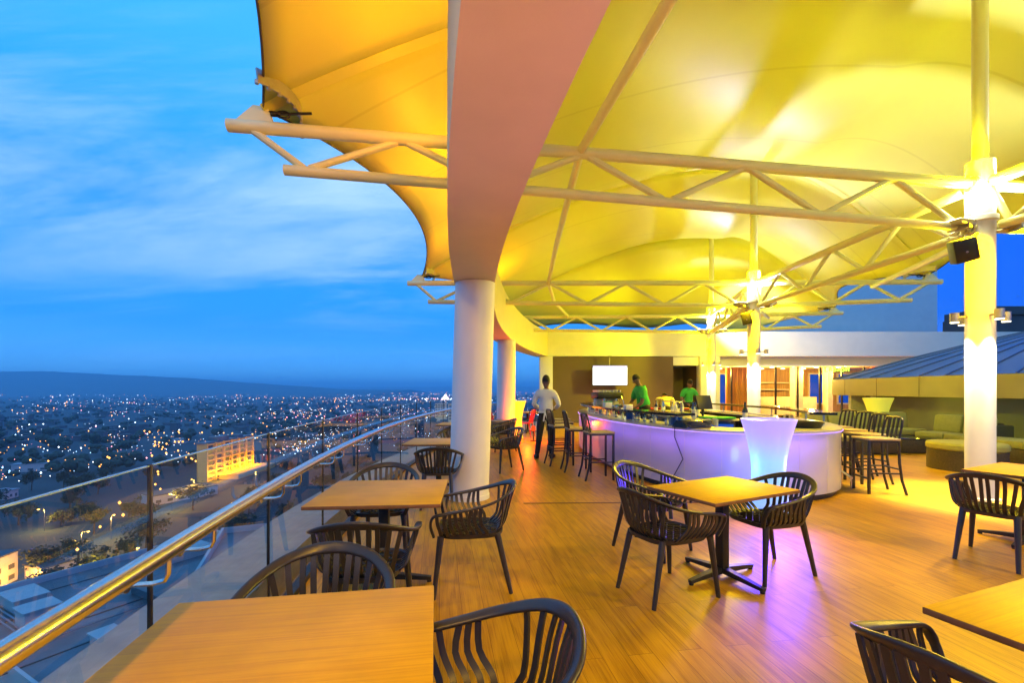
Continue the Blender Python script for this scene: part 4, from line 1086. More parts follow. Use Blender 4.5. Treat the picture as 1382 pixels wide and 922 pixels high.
# ------------------------------------------------------------------ people
def skin_mesh(name, V, E, rad, m, parent, sub=2, root=0):
    me = bpy.data.meshes.new(name); me.from_pydata([tuple(v) for v in V], E, []); me.materials.append(m)
    o = bpy.data.objects.new(name, me); COL.objects.link(o)
    o.parent = parent
    md = o.modifiers.new('skin', 'SKIN'); md.use_smooth_shade = True; md.branch_smoothing = .4
    if not me.skin_vertices: return o
    for i, s in enumerate(me.skin_vertices[0].data):
        r = rad[i]; s.radius = r if isinstance(r, tuple) else (r, r); s.use_root = (i == root)
    sb = o.modifiers.new('sub', 'SUBSURF'); sb.levels = sub; sb.render_levels = sub
    return o
def person(label, loc, rz, shirt, trousers, lean=0.0, armL=None, armR=None, legL=None, legR=None, head_pitch=0.0, apron=False, long_sleeves=True, H=1.0):
    """faces local +X; lean tips the trunk forward; arm = (elbow, wrist) in trunk coordinates"""
    t = thing('person', label, 'person', loc, rz)
    t.scale = (H, H, H)
    pel = Vector((0,0,.93))
    Rm = Matrix.Rotation(lean, 3, 'Y')
    tr = lambda x, y, z: pel+Rm @ Vector((x, y, z-.93))
    V = []; E = []; Rr = []
    def add(p, r, par=None):
        V.append(Vector(p)); Rr.append(r)
        if par is not None: E.append((par, len(V)-1))
        return len(V)-1
    p = add(pel, (.12,.15)); w = add(tr(0,0,1.08), (.105,.135), p); c = add(tr(.01,0,1.27), (.115,.155), w); s = add(tr(0,0,1.41), (.085,.12), c)
    n = add(tr(.005,0,1.50), .052, s)
    Rh = Rm @ Matrix.Rotation(head_pitch, 3, 'Y'); nb = V[n]
    hd = lambda x, y, z: nb+Rh @ Vector((x, y, z))
    h1 = add(hd(.018,0,.07), (.066,.062), n); h2 = add(hd(.022,0,.15), (.092,.078), h1); h3 = add(hd(.008,0,.225), (.075,.068), h2)
    arms = {1: armL or ((.02,.26,1.14),(.10,.25,.90)), -1: armR or ((.02,-.26,1.14),(.10,-.25,.90))}
    legs = {1: legL or ((.01,.105,.50),(0,.11,.085),(.17,.13,.035)), -1: legR or ((.01,-.105,.50),(0,-.11,.085),(.17,-.13,.035))}
    A = {}; Lg = {}
    for sg in (1, -1):
        sh = add(tr(0, sg*.185, 1.40), .062, s)
        el = add(tr(*arms[sg][0]), .043, sh); wr = add(tr(*arms[sg][1]), .029, el)
        d = (V[wr]-V[el]).normalized()
        pm = add(V[wr]+d*.06, (.036,.02), wr)
        kn0 = V[wr]+d*.095
        sidev = Vector((1,0,0)) if abs(d.x) < .7 else Vector((0,0,1))
        sidev = (sidev-d*sidev.dot(d)).normalized()
        curl = d.cross(sidev)
        for k, ln in enumerate((.060,.072,.068,.052)):
            b = kn0+sidev*(.028-.019*k)
            a = add(b, .0095, pm); a2 = add(b+d*ln*.55+curl*.008*-sg, .0085, a); add(b+d*ln*.95+curl*.028*-sg, .007, a2)
        b = V[wr]+d*.035+sidev*.032
        a = add(b, .011, pm); add(b+d*.045+sidev*.018, .009, a)
        A[sg] = (sh, el, wr)
        hp = add((0, sg*.095, .90), .088, p); th = add(Vector((0,sg*.095,.90)).lerp(Vector(legs[sg][0]), .45), .078, hp); kn = add(legs[sg][0], .056, th); cf = add(Vector(legs[sg][0]).lerp(Vector(legs[sg][1]), .4), .055, kn); an = add(legs[sg][1], .038, cf)
        he = add(Vector(legs[sg][1])+Vector((-.02,0,-.035)), .036, an); ft = add(legs[sg][2], (.034,.045), an)
        Lg[sg] = (hp, th, kn, cf, an, ft)
    # nose and ears
    add(hd(.118,0,.125), .013, h2)
    for sg in (1,-1): add(hd(.01, sg*.088, .14), .014, h2)
    skin_mesh('body', V, E, Rr, M['skin'], t)
    # eyes
    mb = MB()
    for sg in (1,-1): mb.lathe([(.001,-.012),(.011,-.006),(.011,.006),(.001,.012)], tuple(hd(.098, sg*.032, .150)), n=8)
    mb.build('eyes', M['black'], t)
    mb = MB(); q = [hd(.108,-.02,.085), hd(.112,0,.084), hd(.108,.02,.085)]; mb.tube(q, .005, n=5); mb.build('mouth', M['redplastic'], t)
    # hair cap
    mb = MB(); vs = []; fs = []
    for i in range(7):
        a = i/6*R(100)
        for j in range(16):
            b = 2*PI*j/16
            fr = .012 if math.cos(b) > .5 and i > 3 else 0
            vs.append(hd(.005+.099*math.sin(a)*math.cos(b)-fr*6*(i-3)/3*.3, .084*math.sin(a)*math.sin(b), .165+.125*math.cos(a)))
    for i in range(6):
        for j in range(16): fs.append((i*16+j, i*16+(j+1) % 16, (i+1)*16+(j+1) % 16, (i+1)*16+j))
    mb.add(vs, fs); mb.build('hair', M['hair'], t, ang=180)
    # shirt
    v2 = []; e2 = []; r2 = []
    def ad(p_, r, par=None):
        v2.append(Vector(p_)); r2.append(r)
        if par is not None: e2.append((par, len(v2)-1))
        return len(v2)-1
    a0 = ad(tr(0,0,.97), (.150,.185)); a1 = ad(tr(0,0,1.10), (.135,.165), a0); a2 = ad(tr(.01,0,1.27), (.138,.18), a1); a3 = ad(tr(0,0,1.40), (.125,.165), a2); ad(tr(0,0,1.475), .066, a3)
    for sg in (1,-1):
        sh, el, wr = (V[i] for i in A[sg])
        b = ad(sh+Vector((0,0,.015)), .102 if long_sleeves else .118, a3); c_ = ad(sh.lerp(el, .55), .066 if long_sleeves else .078, b)
        if long_sleeves:
            d_ = ad(el, .058, c_); ad(el.lerp(wr, .85), .042, d_)
        else: ad(sh.lerp(el, .75), .066, c_)
    skin_mesh('shirt', v2, e2, r2, shirt, t)
    v2 = []; e2 = []; r2 = []
    a0 = ad(tr(0,0,1.07), (.13,.165)); a1 = ad((0,0,.92), (.135,.165), a0)
    for sg in (1,-1):
        hp, th, kn, cf, an, ft = (V[i] for i in Lg[sg])
        b = ad(hp, .103, a1); b = ad(th, .094, b); b = ad(kn, .073, b); b = ad(cf, .066, b); ad(an+Vector((0,0,-.01)), .056, b)
    skin_mesh('trousers', v2, e2, r2, trousers, t)
    for sg in (1,-1):
        an, ft = V[Lg[sg][4]], V[Lg[sg][5]]
        d = (ft-an); d.z = 0; d.normalize()
        base = Vector((an.x, an.y, 0)); si = Vector((-d.y, d.x, 0))
        mb = MB(); mb.sweep([base-d*.08+Vector((0,0,.045)), base-d*.04+Vector((0,0,.055)), base+d*.06+Vector((0,0,.05)), base+d*.16+Vector((0,0,.035)), base+d*.20+Vector((0,0,.025))], [si]*5, [.06,.085,.09,.10,.06], [.07,.11,.10,.07,.035], n=12)
        mb.build('shoe', M['black'], t)
    if apron:
        mb = MB(); mb.sweep([tr(-.165,-.14,1.0), tr(-.182,-.05,1.0), tr(-.182,.05,1.0), tr(-.165,.14,1.0)], [(0,0,1)]*4, .045, .012)
        mb.sweep([tr(-.185,.0,.99), tr(-.20,.02,.88), tr(-.19,.03,.80)], [(0,1,0)]*3, .03, .008); mb.sweep([tr(-.185,.0,.99), tr(-.20,-.04,.90), tr(-.19,-.06,.83)], [(0,1,0)]*3, .03, .008)
        mb.build('apron_string', M['shirt'], t)
    return t
person('waiter in white shirt and black trousers standing with back turned beside the bar stools', (.74, 9.98, 0), R(80), M['shirt'], M['trousers'],
       armL=((.0,.27,1.15),(.20,.14,1.05)), armR=((.0,-.28,1.15),(.19,-.16,1.04)), legL=((.0,.14,.50),(-.04,.19,.085),(.13,.24,.035)), legR=((.03,-.10,.50),(.02,-.12,.085),(.19,-.14,.035)), apron=True, H=1.02)
person('barman in green shirt bending over the counter below the glowing screen', (3.35, 11.55, 0), R(190), M['green'], M['trousers'],
       lean=.22, armL=((.16,.25,1.12),(.36,.16,1.02)), armR=((.18,-.25,1.12),(.38,-.10,1.03)), head_pitch=.25, long_sleeves=False, H=1.08)
person('person in pale yellow shirt stooping with back turned behind the bar counter', (4.15, 12.35, 0), R(75), M['yellowcloth'], M['trousers'],
       lean=.95, armL=((.22,.24,1.20),(.42,.18,1.06)), armR=((.22,-.24,1.20),(.42,-.18,1.06)), head_pitch=.3)
person('barman in green shirt standing before the dark doorway behind the till', (5.78, 15.0, 0), R(265), M['green'], M['trousers'],
       lean=.12, armL=((.12,.25,1.14),(.32,.14,1.05)), armR=((.12,-.25,1.14),(.32,-.14,1.05)), head_pitch=.35, long_sleeves=False, H=1.04)
# ------------------------------------------------------------------ landscape
GZ = -55.0
M['ground'] = mat('city_ground', (.04,.065,.075), .95, var=.3, scale=.012, col2=(.02,.035,.045))
M['hill'] = mat('hill_ground', (.05,.07,.06), .95, var=.2, scale=.002)
M['asphalt'] = mat('asphalt', (.05,.05,.055), .8, var=.15, scale=.5)
M['canopy'] = mat('tree_leaves', (.045,.07,.035), .8, var=.35, scale=.4)
M['bark'] = mat('bark', (.10,.07,.05), .9)
M['cityblock'] = mat('city_walls', (.16,.16,.17), .8, var=.3, scale=.01)
M['cityroof'] = mat('city_roofs', (.12,.11,.11), .8, var=.4, scale=.01)
rc_ = random.Random(11)
mb = MB()
N_ = 48
rad = [0, 60, 150, 300, 600, 1200, 2500, 5000, 9000, 15000, 40000]
V = [(0, 0, GZ)]; F = []
for r in rad[1:]:
    for j in range(N_): a = 2*PI*j/N_; V.append((r*math.cos(a), r*math.sin(a), GZ+ (0 if r < 700 else rc_.uniform(-4, 4) if r < 9000 else 0)))
for j in range(N_): F.append((0, 1+j, 1+(j+1) % N_))
for i in range(len(rad)-2):
    for j in range(N_): F.append((1+i*N_+j, 1+(i+1)*N_+j, 1+(i+1)*N_+(j+1) % N_, 1+i*N_+(j+1) % N_))
mb.add(V, F); tag(mb.build('ground', M['ground']), kind='structure')
# far ridges
def ridge(name, Y, x0, x1, h, n, seed, depth):
    r = random.Random(seed); V = []; F = []
    for i in range(n+1):
        u = i/n; x = x0+(x1-x0)*u
        z = h(u)+r.uniform(-1, 1)*h(u)*.03
        V += [(x, Y-depth, GZ-2), (x, Y-depth*.4, GZ+(z)*.62), (x, Y, GZ+z), (x, Y+depth, GZ-2)]
    for i in range(n):
        for q in range(3): F.append((i*4+q, i*4+4+q, i*4+5+q, i*4+1+q))
    mb = MB(); mb.add(V, F); tag(mb.build(name, M['hill']), kind='structure')
# ridge seen as a long low hump at upper left: pixel heights 500 (x=0) .. 526 (x=420)
D = 6000
ridge('hills', D, -9070, -1330, lambda u: 55+ (25.0/618*D)*max(0, math.cos(max(0, u-.28)/.62*PI/2))**1.1 if u < .9 else 55.0, 40, 2, 1700)
ridge('hills', 14000, -12000, 16000, lambda u: 60+90*math.sin(u*PI)**.5, 40, 5, 2500)
# ------------------------------------------------------------------ haze
# city buildings, far: nobody could count them
mb = MB()
for i in range(1500):
    r = math.exp(rc_.uniform(math.log(650), math.log(6500))); a = R(rc_.uniform(58, 150))
    x, y = r*math.cos(a), r*math.sin(a)
    if abs(x+190) < 60 and 250 < y < 420: continue
    w, d, h = rc_.uniform(7, 15), rc_.uniform(7, 12), rc_.uniform(3, 6)*(2.2 if rc_.random() < .06 else 1)
    rz = rc_.choice((.3, .35, .8, 1.2))+rc_.uniform(-.1, .1)
    mb.cur = 0; mb.box((x, y, GZ+h/2-1), (w, d, h+2), rz=rz)
    mb.cur = 1; mb.box((x, y, GZ+h+.3), (w+1, d+1, .6), rz=rz)
tag(mb.build('city_buildings', [M['cityblock'], M['cityroof']], smooth=False, fix=False), 'mass of low houses filling the valley floor at dusk', kind='stuff')
# tree masses
def blob(mb, c, r, rr, sub=1):
    bm = bmesh.new(); bmesh.ops.create_icosphere(bm, subdivisions=sub, radius=1.0)
    V = [(c[0]+v.co.x*r*rr.uniform(.75,1.2), c[1]+v.co.y*r*rr.uniform(.75,1.2), c[2]+v.co.z*r*.8*rr.uniform(.75,1.2)) for v in bm.verts]
    F = [tuple(v.index for v in f.verts) for f in bm.faces]; bm.free(); mb.add(V, F)
mb = MB()
for i in range(900):
    r = math.exp(rc_.uniform(math.log(400), math.log(3200))); a = R(rc_.uniform(70, 152))
    x, y = r*math.cos(a), r*math.sin(a)
    if -205 < x < -150 and 240 < y < 420: continue
    if r < 330 and (abs(x+.64*y+2) < 26): continue
    if -175 < x < -60 and y < 90: continue
    s = rc_.uniform(2.5, 5.5)
    for k in range(3): blob(mb, (x+rc_.uniform(-s,s), y+rc_.uniform(-s,s), GZ+s*.8+rc_.uniform(0,s)), s*rc_.uniform(.6,1), rc_, 2)
tag(mb.build('woodland', M['canopy'], smooth=False, fix=False), 'dark scattered tree cover between the houses of the valley', kind='stuff')
# nearer individual trees with trunk and leafy crown
def leaf_tree(x, y, h, cr, lab, z0=GZ):
    t = thing('tree', lab, 'tree', (x, y, z0), 0, 'trees below the terrace')
    r = random.Random(int(x*7+y)); mb = MB(); mb.tube([(0,0,-.5),(.2,.1,h*.35),(.1,.3,h*.7)], [.35,.25,.12], n=8)
    for k in range(5): a = r.uniform(0, 6.28); mb.tube([(.2,.1,h*.35),(math.cos(a)*cr*.6, math.sin(a)*cr*.6, h*.72)], [.16,.05], n=6)
    mb.build('trunk', M['bark'], t)
    mb = MB(); V = []; F = []
    cl = [(r.gauss(0,cr*.42), r.gauss(0,cr*.42), h*.68+r.gauss(0,h*.13)) for _ in range(26)]
    for c in cl:
        for _ in range(46):
            p = Vector((c[0]+r.gauss(0,cr*.16), c[1]+r.gauss(0,cr*.16), c[2]+r.gauss(0,cr*.14)))
            u = Vector((r.gauss(0,1), r.gauss(0,1), r.gauss(0,.6))).normalized(); w = u.cross(Vector((r.gauss(0,1), r.gauss(0,1), r.gauss(0,1)))).normalized()
            s = r.uniform(.3,.65); b = len(V)
            V += [p-u*s, p+w*s*.5, p+u*s, p-w*s*.5]; F.append((b,b+1,b+2,b+3))
    mb.add(V, F); mb.build('crown', M['canopy'], t, smooth=False, fix=False)
for k, (x, y, h, c, lab) in enumerate(((-118,118,11,5.5,'round dark tree left of the lit street lamp below terrace'),(-104,132,9,4.5,'small tree beside the road below terrace'),(-92,110,10,5,'dark tree just above the pale flat roof'),(-128,160,12,6,'tall dark tree beyond the street lamps'),(-110,176,10,5,'bushy dark tree across the road'),(-140,138,10,5,'dark tree near the orange lit doorway'),(-85,150,9,4.5,'dark tree near the railing line, right of the road'),(-150,215,12,6,'dark tree between the road and the golden hotel'))):
    leaf_tree(x, y, h, c, lab)
rt = random.Random(5); n_t = 0; spots = []
while n_t < 80:
    a_ = R(rt.uniform(106, 150)); r_ = rt.uniform(110, 380); x_, y_ = r_*math.cos(a_), r_*math.sin(a_)
    if abs(x_+.52*y_+32) < 11 or (-215 < x_ < -150 and 225 < y_ < 360) or any(math.hypot(x_-p[0], y_-p[1]) < 8 for p in spots): continue
    spots.append((x_, y_)); n_t += 1
    leaf_tree(x_, y_, rt.uniform(6, 12), rt.uniform(3, 6), 'dark leafy tree in the dusky wood below the glass railing')
# road
rp = cr_open([(-60,40),(-82,100),(-112,180),(-140,250),(-165,340),(-160,470),(-90,700),(40,1100)], 6)
mb = MB(); V = []; F = []
for i in range(len(rp)):
    a = Vector(rp[max(i-1,0)]); b = Vector(rp[min(i+1,len(rp)-1)]); d = (b-a).normalized(); nn = Vector((-d.y, d.x))*6
    V += [(rp[i][0]-nn.x, rp[i][1]-nn.y, GZ+.35), (rp[i][0]+nn.x, rp[i][1]+nn.y, GZ+.35)]
for i in range(len(rp)-1): F.append((2*i, 2*i+1, 2*i+3, 2*i+2))
mb.add(V, F); tag(mb.build('road', M['asphalt'], smooth=False), kind='structure')
# ------------------------------------------------------------------ city lights
M['lw'] = emis('light_white', (.72,.84,1), 5); M['lo'] = emis('light_orange', (1,.42,.08), 4); M['lp'] = emis('light_pink', (1,.35,.45), 3.5); M['lc'] = emis('light_cool', (.35,.65,1), 3.2)
mb = MB()
def lamp_dot(x, y, z, s, c):
    mb.cur = c; P = [(x+s,y,z),(x-s,y,z),(x,y+s,z),(x,y-s,z),(x,y,z+s),(x,y,z-s)]
    mb.add(P, [(0,2,4),(2,1,4),(1,3,4),(3,0,4),(2,0,5),(1,2,5),(3,1,5),(0,3,5)])
cl = []
for i in range(330):
    r = 34900/(4+86*rc_.random()**1.6); cl.append((r, R(rc_.uniform(68, 146))))
for i in range(4600):
    if rc_.random() < .72:
        r, a = rc_.choice(cl); r *= 1+rc_.gauss(0,.05); a += rc_.gauss(0, .018)
    else:
        r = 34900/(4+85*rc_.random()**1.9); a = R(rc_.uniform(66, 150))
    dens = 1.0 if a < R(118) else .75
    if rc_.random() > dens: continue
    s = (.22+r*.00050)*rc_.choice((.45,.5,.6,.7,.7,.8,1,1.5))
    c = rc_.choices((0,1,2,3), (.33,.42,.11,.14))[0]
    lamp_dot(r*math.cos(a), r*math.sin(a), GZ+6+s, s, c)
# strings of street lamps
for (x0, y0, x1, y1, n, c) in ((-420,760,-190,900,16,2),(-300,620,-150,780,12,1),(-5200,8200,-600,8600,46,1),(-2600,5200,900,6000,40,1),(-1500,2500,-1000,2600,10,1),(-900,1700,-300,2300,18,1),(-400,1900,100,2100,14,0),(-330,420,-210,300,12,1),(-205,270,-118,120,9,1),(-420,520,-240,480,10,1),(-260,330,-330,300,8,1)):
    for k in range(n):
        u = k/(n-1); x = x0+(x1-x0)*u+rc_.uniform(-6,6); y = y0+(y1-y0)*u+rc_.uniform(-6,6); r = math.hypot(x, y)
        lamp_dot(x, y, GZ+9, (.4+r*.00075)*rc_.uniform(.8,1.3), c)
for k in range(60):   # bright exhibition ground near the pavilion
    x = -420+rc_.gauss(0,170); y = 2500+rc_.gauss(0,200); lamp_dot(x, y, GZ+8, rc_.uniform(1.5,3.4), rc_.choice((0,0,2,1)))
tag(mb.build('city_lights', [M['lw'], M['lo'], M['lp'], M['lc']], smooth=False, fix=False), 'countless tiny white and orange lamps of the city spread over the valley', kind='stuff')
# glowing tent pavilion
pv = thing('tent_pavilion', 'distant glowing white pointed tent pavilion among bright city lights', 'pavilion', (-352, 2420, GZ))
mb = MB(); mb.add([(-19,-19,6),(19,-19,6),(19,19,6),(-19,19,6),(0,0,34)], [(0,1,4),(1,2,4),(2,3,4),(3,0,4)]); mb.build('roof', emis('tent_glow', (1,.9,.88), 2.4), pv, smooth=False)
mb = MB(); mb.box((0,0,3),(38,38,6)); mb.build('wall', emis('tent_wall_glow', (1,.8,.7), 2.0), pv, smooth=False)
M['litbeige'] = mat('lit_facade', (.6,.5,.35), .8, emit=(.9,.62,.25), es=.28)
for k, (x, y, w, h) in enumerate(((-118,760,17,20),(-76,640,24,23))):
    t = thing('office_block', ['small pale lit block far off beside the taller one', 'wide pale lit office block left of round column on the horizon'][k], 'building', (x, y, GZ+14))
    mb = MB(); mb.box((0,0,h/2-7),(w,14,h+14)); mb.build('wall', M['litbeige'], t, smooth=False)
    for f in range(5):
        for c in range(4):
            mb = MB(); mb.box((-w/2+w*(c+.5)/4,-7.05,2+h*(f)/5.4),(w/6,.1,h/9)); mb.build('window', M['roofdark'], t, smooth=False)
    mb = MB(); mb.box((0,0,h+.4),(w+1,15,.8)); mb.build('roof', M['roofgrey'], t, smooth=False)
# far white stadium roof
mb = MB(); mb.lathe([(26,0),(24,5),(14,9),(2,10.5)], (0,0,0), n=24); o = mb.build('hall_roof', M['roofgrey'], loc=(-560,880,GZ+2)); o.scale = (1.0,.5,.55); tag(o, 'pale shallow domed hall roof lying in the dark valley', 'hall')
# ------------------------------------------------------------------ golden hotel
hz = -5
hot = thing('hotel_block', 'golden floodlit slab hotel with stacked balconies below the terrace', 'building', (-187, 304, GZ), R(91.5))
M['hotel'] = mat('hotel_wall', (.55,.38,.12), .8, var=.05)
M['hotelwin'] = emis('hotel_window', (1,.55,.05), .30)
HL, HH, HD = 52, 23, 5   # local x along the facade, facade faces -y (towards +X world)
mb = MB(); mb.box((0,HD/2,HH/2-1),(HL,HD,HH+2)); mb.build('wall', M['hotel'], hot, smooth=False)
nb_ = 6
for k in range(nb_+1):
    mb = MB(); mb.box((-HL/2+HL*k/nb_, -.7, HH/2), (1.0, 1.8, HH+1)); mb.build('pier', M['hotel'], hot, smooth=False)
for f in range(7):
    for k in range(nb_):
        x = -HL/2+HL*(k+.5)/nb_
        mb = MB(); mb.box((x,-.55,f*3.25+3.1),(HL/nb_-2.4,1.5,.9)); mb.build('balcony', M['hotel'], hot, smooth=False)
        mb = MB(); mb.box((x,-.03,f*3.25+1.6),(HL/nb_-3.0,.08,1.8)); mb.build('window', M['hotelwin'] if rc_.random() < .55 else M['roofdark'], hot, smooth=False)
mb = MB(); mb.box((0,HD/2,HH+.5),(HL+1,HD+1,1.0)); mb.box((-8,HD/2,HH+2),(12,6,3)); mb.box((12,HD/2,HH+1.6),(6,5,2)); mb.build('roof', M['roofgrey'], hot, smooth=False)
mb = MB(); mb.box((6,-9,1.5),(46,12,3.4)); mb.build('porch', M['hotel'], hot, smooth=False)
for k in range(7):
    u = -HL/2+3+k*(HL-6)/6
    a = R(91.5); px, py = -187+u*math.cos(a)+4.2*math.sin(a), 304+u*math.sin(a)-4.2*math.cos(a)
    light('POINT', (px, py, GZ+5.0), 8500, (1,.38,.0), .5)
# low buildings in front of the hotel and street
M['streetlamp'] = emis('street_lamp_lens', (1,.5,.08), 16)
M['signlit'] = emis('lit_doorway', (1,.42,.06), 3.0)
def street_lamp(x, y, lab, power, h=9):
    t = thing('street_lamp', lab, 'street lamp', (x, y, GZ), rc_.uniform(0,6), 'street lamps below the terrace')
    mb = MB(); mb.tube([(0,0,-.2),(0,0,h-1),(.3,0,h-.2),(1.5,0,h)], [.11,.09,.07,.05], n=8); mb.build('pole', M['roofgrey'], t)
    mb = MB(); mb.box((1.8,0,h),(.9,.35,.16),bev=.04); d = mb.build('lamp_head', M['black'], t)
    mb = MB(); mb.lathe([(.05,-.4),(.32,-.28),(.36,-.12),(.3,-.085)], (1.8,0,h), n=10); mb.build('lens', M['streetlamp'], d)
    light('POINT', (x, y, GZ+h-1.0), power, (1,.5,.07), .3)
for k, (px, py, lab) in enumerate(((123,768,'lit street lamp standing just above the pale flat roof'),(110,722,'lit street lamp beside the road, second from the bottom'),(60,690,'lit street lamp above the left bank of trees'),(185,742,'lit street lamp close by the glass joint post'),(150,700,'lit street lamp halfway up the road'),(232,668,'lit street lamp on the road towards the hotel'),(262,650,'lit street lamp just left of the hotel'),(345,640,'lit street lamp at right foot of the hotel'))):
    Yd = (1.5-GZ-8)*618/(py-526)
    street_lamp((px-691)/618*Yd, Yd, lab, 16000)
def house(lab, x, y, w, d, h, rz, z0=GZ, wallm='plaster', roofm='roofdark', wins=4, lit=False, floors=2):
    t = thing('house', lab, 'house', (x, y, z0), rz)
    mb = MB(); mb.box((0,0,h/2-.5),(w,d,h+1)); mb.build('wall', M[wallm], t, smooth=False)
    mb = MB(); mb.box((0,0,h+.2),(w+.8,d+.8,.4)); mb.box((w*.2,d*.1,h+.8),(w*.2,d*.25,.9)); mb.build('roof', M[roofm], t, smooth=False)
    for f in range(floors):
        for k in range(wins):
            mb = MB(); mb.box((-w/2+w*(k+.5)/wins,-d/2-.03,1.6+f*3.1),(w/wins*.45,.08,1.4)); mb.build('window', M['signlit'] if lit and f == 0 else M['roofdark'], t, smooth=False)
            mb = MB(); mb.box((w/2+.03,-d/2+d*(k+.5)/wins,1.6+f*3.1),(.08,d/wins*.45,1.4)); mb.build('window', M['roofdark'], t, smooth=False)
house('pale plastered two storey house at the left edge below the terrace', -152, 126, 14, 18, 8.5, R(12))
house('low house with an orange lit front beside the pale house', -140, 139, 9, 8, 4, R(-20), lit=True, floors=1, wins=3)
light('POINT', (-139, 131, GZ+3.2), 9000, (1,.4,.05), .4)
house('long low dark roofed building before the golden hotel', -172, 238, 30, 12, 4.5, R(60), roofm='roofdark', floors=1, wins=6)
house('long pale flat roofed shed beyond the road', -84, 300, 34, 14, 5, R(70), roofm='roofgrey', floors=1, wins=6)
for k in range(9):
    a_ = R(rt.uniform(112, 148)); r_ = rt.uniform(300, 640); x_, y_ = r_*math.cos(a_), r_*math.sin(a_)
    if -225 < x_ < -140 and 220 < y_ < 380: continue
    house('small pale roofed house among the dark trees of the valley', x_, y_, rt.uniform(9, 20), rt.uniform(8, 11), rt.uniform(3.5, 6), R(rt.uniform(0, 90)), roofm='ledge', floors=1, wins=3, lit=rt.random() < .3)
for o_ in [o for o in COL.objects if o.get('label') == 'small pale roofed house among the dark trees of the valley']: o_['group'] = 'small houses in the valley'
# podium wings of the tower itself
def podium(lab, x, y, w, d, ztop, rz, extra=0):
    t = thing('podium_roof', lab, 'building', (x, y, 0), rz)
    mb = MB(); mb.box((0,0,(GZ+ztop)/2),(w,d,ztop-GZ)); mb.build('wall', M['plaster'], t, smooth=False)
    mb = MB()
    mb.wall([(-w/2,-d/2),(w/2,-d/2),(w/2,d/2),(-w/2,d/2)], ztop, ztop+1.0, .4, closed=True); mb.build('parapet', M['plaster'], t, smooth=False)
    mb = MB(); mb.box((0,0,ztop+.06),(w-.9,d-.9,.12)); mb.build('roof', M['roofgrey'], t, smooth=False)
    return t
p1 = podium('pale blue flat podium roof far below the railing at lower left', -46, 62, 40, 34, -26, R(-28))
for k in range(5):
    mb = MB(); mb.box((-15+7*k, -2, -25.85),(.25,32,.12)); mb.build('roof_seam', M['roofdark'], p1, smooth=False)
mb = MB(); mb.box((4,2,-25.2),(16,10,1.2)); mb.box((4,2,-24.5),(17,11,.25)); mb.build('skylight', M['roofgrey'], p1, smooth=False)
for (x_, y_, w_, d_, h_) in ((-12,-11,5,3,1.6),(-4,-12,3,3,2.2),(10,-10,7,2,1.1),(-13,8,4,6,1.4),(13,10,4,4,2.4),(-3,12,9,2,.9)):
    mb = MB(); mb.box((x_,y_,-26+h_/2+.1),(w_,d_,h_),bev=.06); mb.box((x_,y_,-26+h_+.15),(w_+.4,d_+.4,.14)); mb.build('roof_unit', M['plaster'], p1, smooth=False)
mb = MB()
for k in range(5): mb.tube([(-17,-14+k*.5,-25.6),(2,-14+k*.5,-25.6),(2,6,-25.6)], .11, n=6)
mb.build('roof_pipes', M['ledge'], p1)
p2 = podium('stepped grey podium wing closer under the railing at bottom left', -22, 24, 16, 26, -18, R(-25))
mb = MB(); mb.box((2,2,-17.2),(6,16,1.5)); mb.box((2,2,-16.4),(6.8,17,.2)); mb.build('plant_box', M['plaster'], p2, smooth=False)
mb = MB(); mb.box((-3,-13.05,-20.6),(7,.2,.9)); mb.build('light_slot', emis('slot_glow', (1,.5,.05), .8), p2, smooth=False)
mb = MB(); mb.box((8.05,3,-20.4),(.2,18,.7)); mb.build('light_slot', emis('slot_glow2', (1,.45,.05), .4), p2, smooth=False)
p3 = podium('long pale podium terrace with grey machines behind the handrail brackets', -30, 58, 18, 44, -22, R(24))
for k in range(6):
    t = thing('roof_machine', 'white air conditioning unit in the row on the long podium terrace', 'machine', (-33+2.6*k*math.cos(R(24)), 50+3.0*k, -21.88), R(24), 'air conditioners on the podium')
    mb = MB(); mb.box((0,0,.75),(1.7,.9,1.5),bev=.05); mb.build('housing', M['ceramic'], t); mb = MB(); mb.lathe([(.5,0),(.5,.08),(.1,.1)], (0,0,1.5), n=14); mb.build('fan_grille', M['black'], t)
# ------------------------------------------------------------------ purple and fill lamps that the place has
VIO = (.30,.16,1.0)
# colour changing LED inside the vase spills from its foot and body
light('SPOT', (3.0, 5.16, .55), 270, (.10,.035,1.0), .12, rot=(2.3, 4.1, 0), spot=150, blend=.6)
light('POINT', (2.72, 5.52, .55), 13, (.10,.22,1.0), .12)
light('POINT', (3.48, 5.42, .55), 13, (.16,.16,1.0), .12)
# led strip under the counter lip washing the white front
strip = inset(bc, -.02)
stp = thing('led_strip', 'thin violet light strip under the lip of the bar counter', 'light', (0,0,0))
idx = list(range(86, 90))+list(range(0, 46))
mb = MB(); mb.tube([(strip[i % len(bc)][0], strip[i % len(bc)][1], .908) for i in idx], .005, n=5); mb.build('diffuser', emis('violet_strip', (.45,.25,1), 2.0), stp)
ps = inset(bc, -.16)
for i in (1, 6, 11, 15, 19, 23, 27, 31, 35):
    p = ps[i]; w = bc[i]
    light('AREA', (p[0], p[1], .86), 1.6, (.36,.14,1.0), .80, rot=(w[0], w[1], .25), shape=.05)
# warm light inside the restaurant
for k in range(5): light('POINT', (10.0+k*1.7, FAR+2.6, 2.35), 420, (1,.58,.10), .1)
light('POINT', (9.5, FAR+1.3, 2.4), 60, (1,.80,.35), .05)
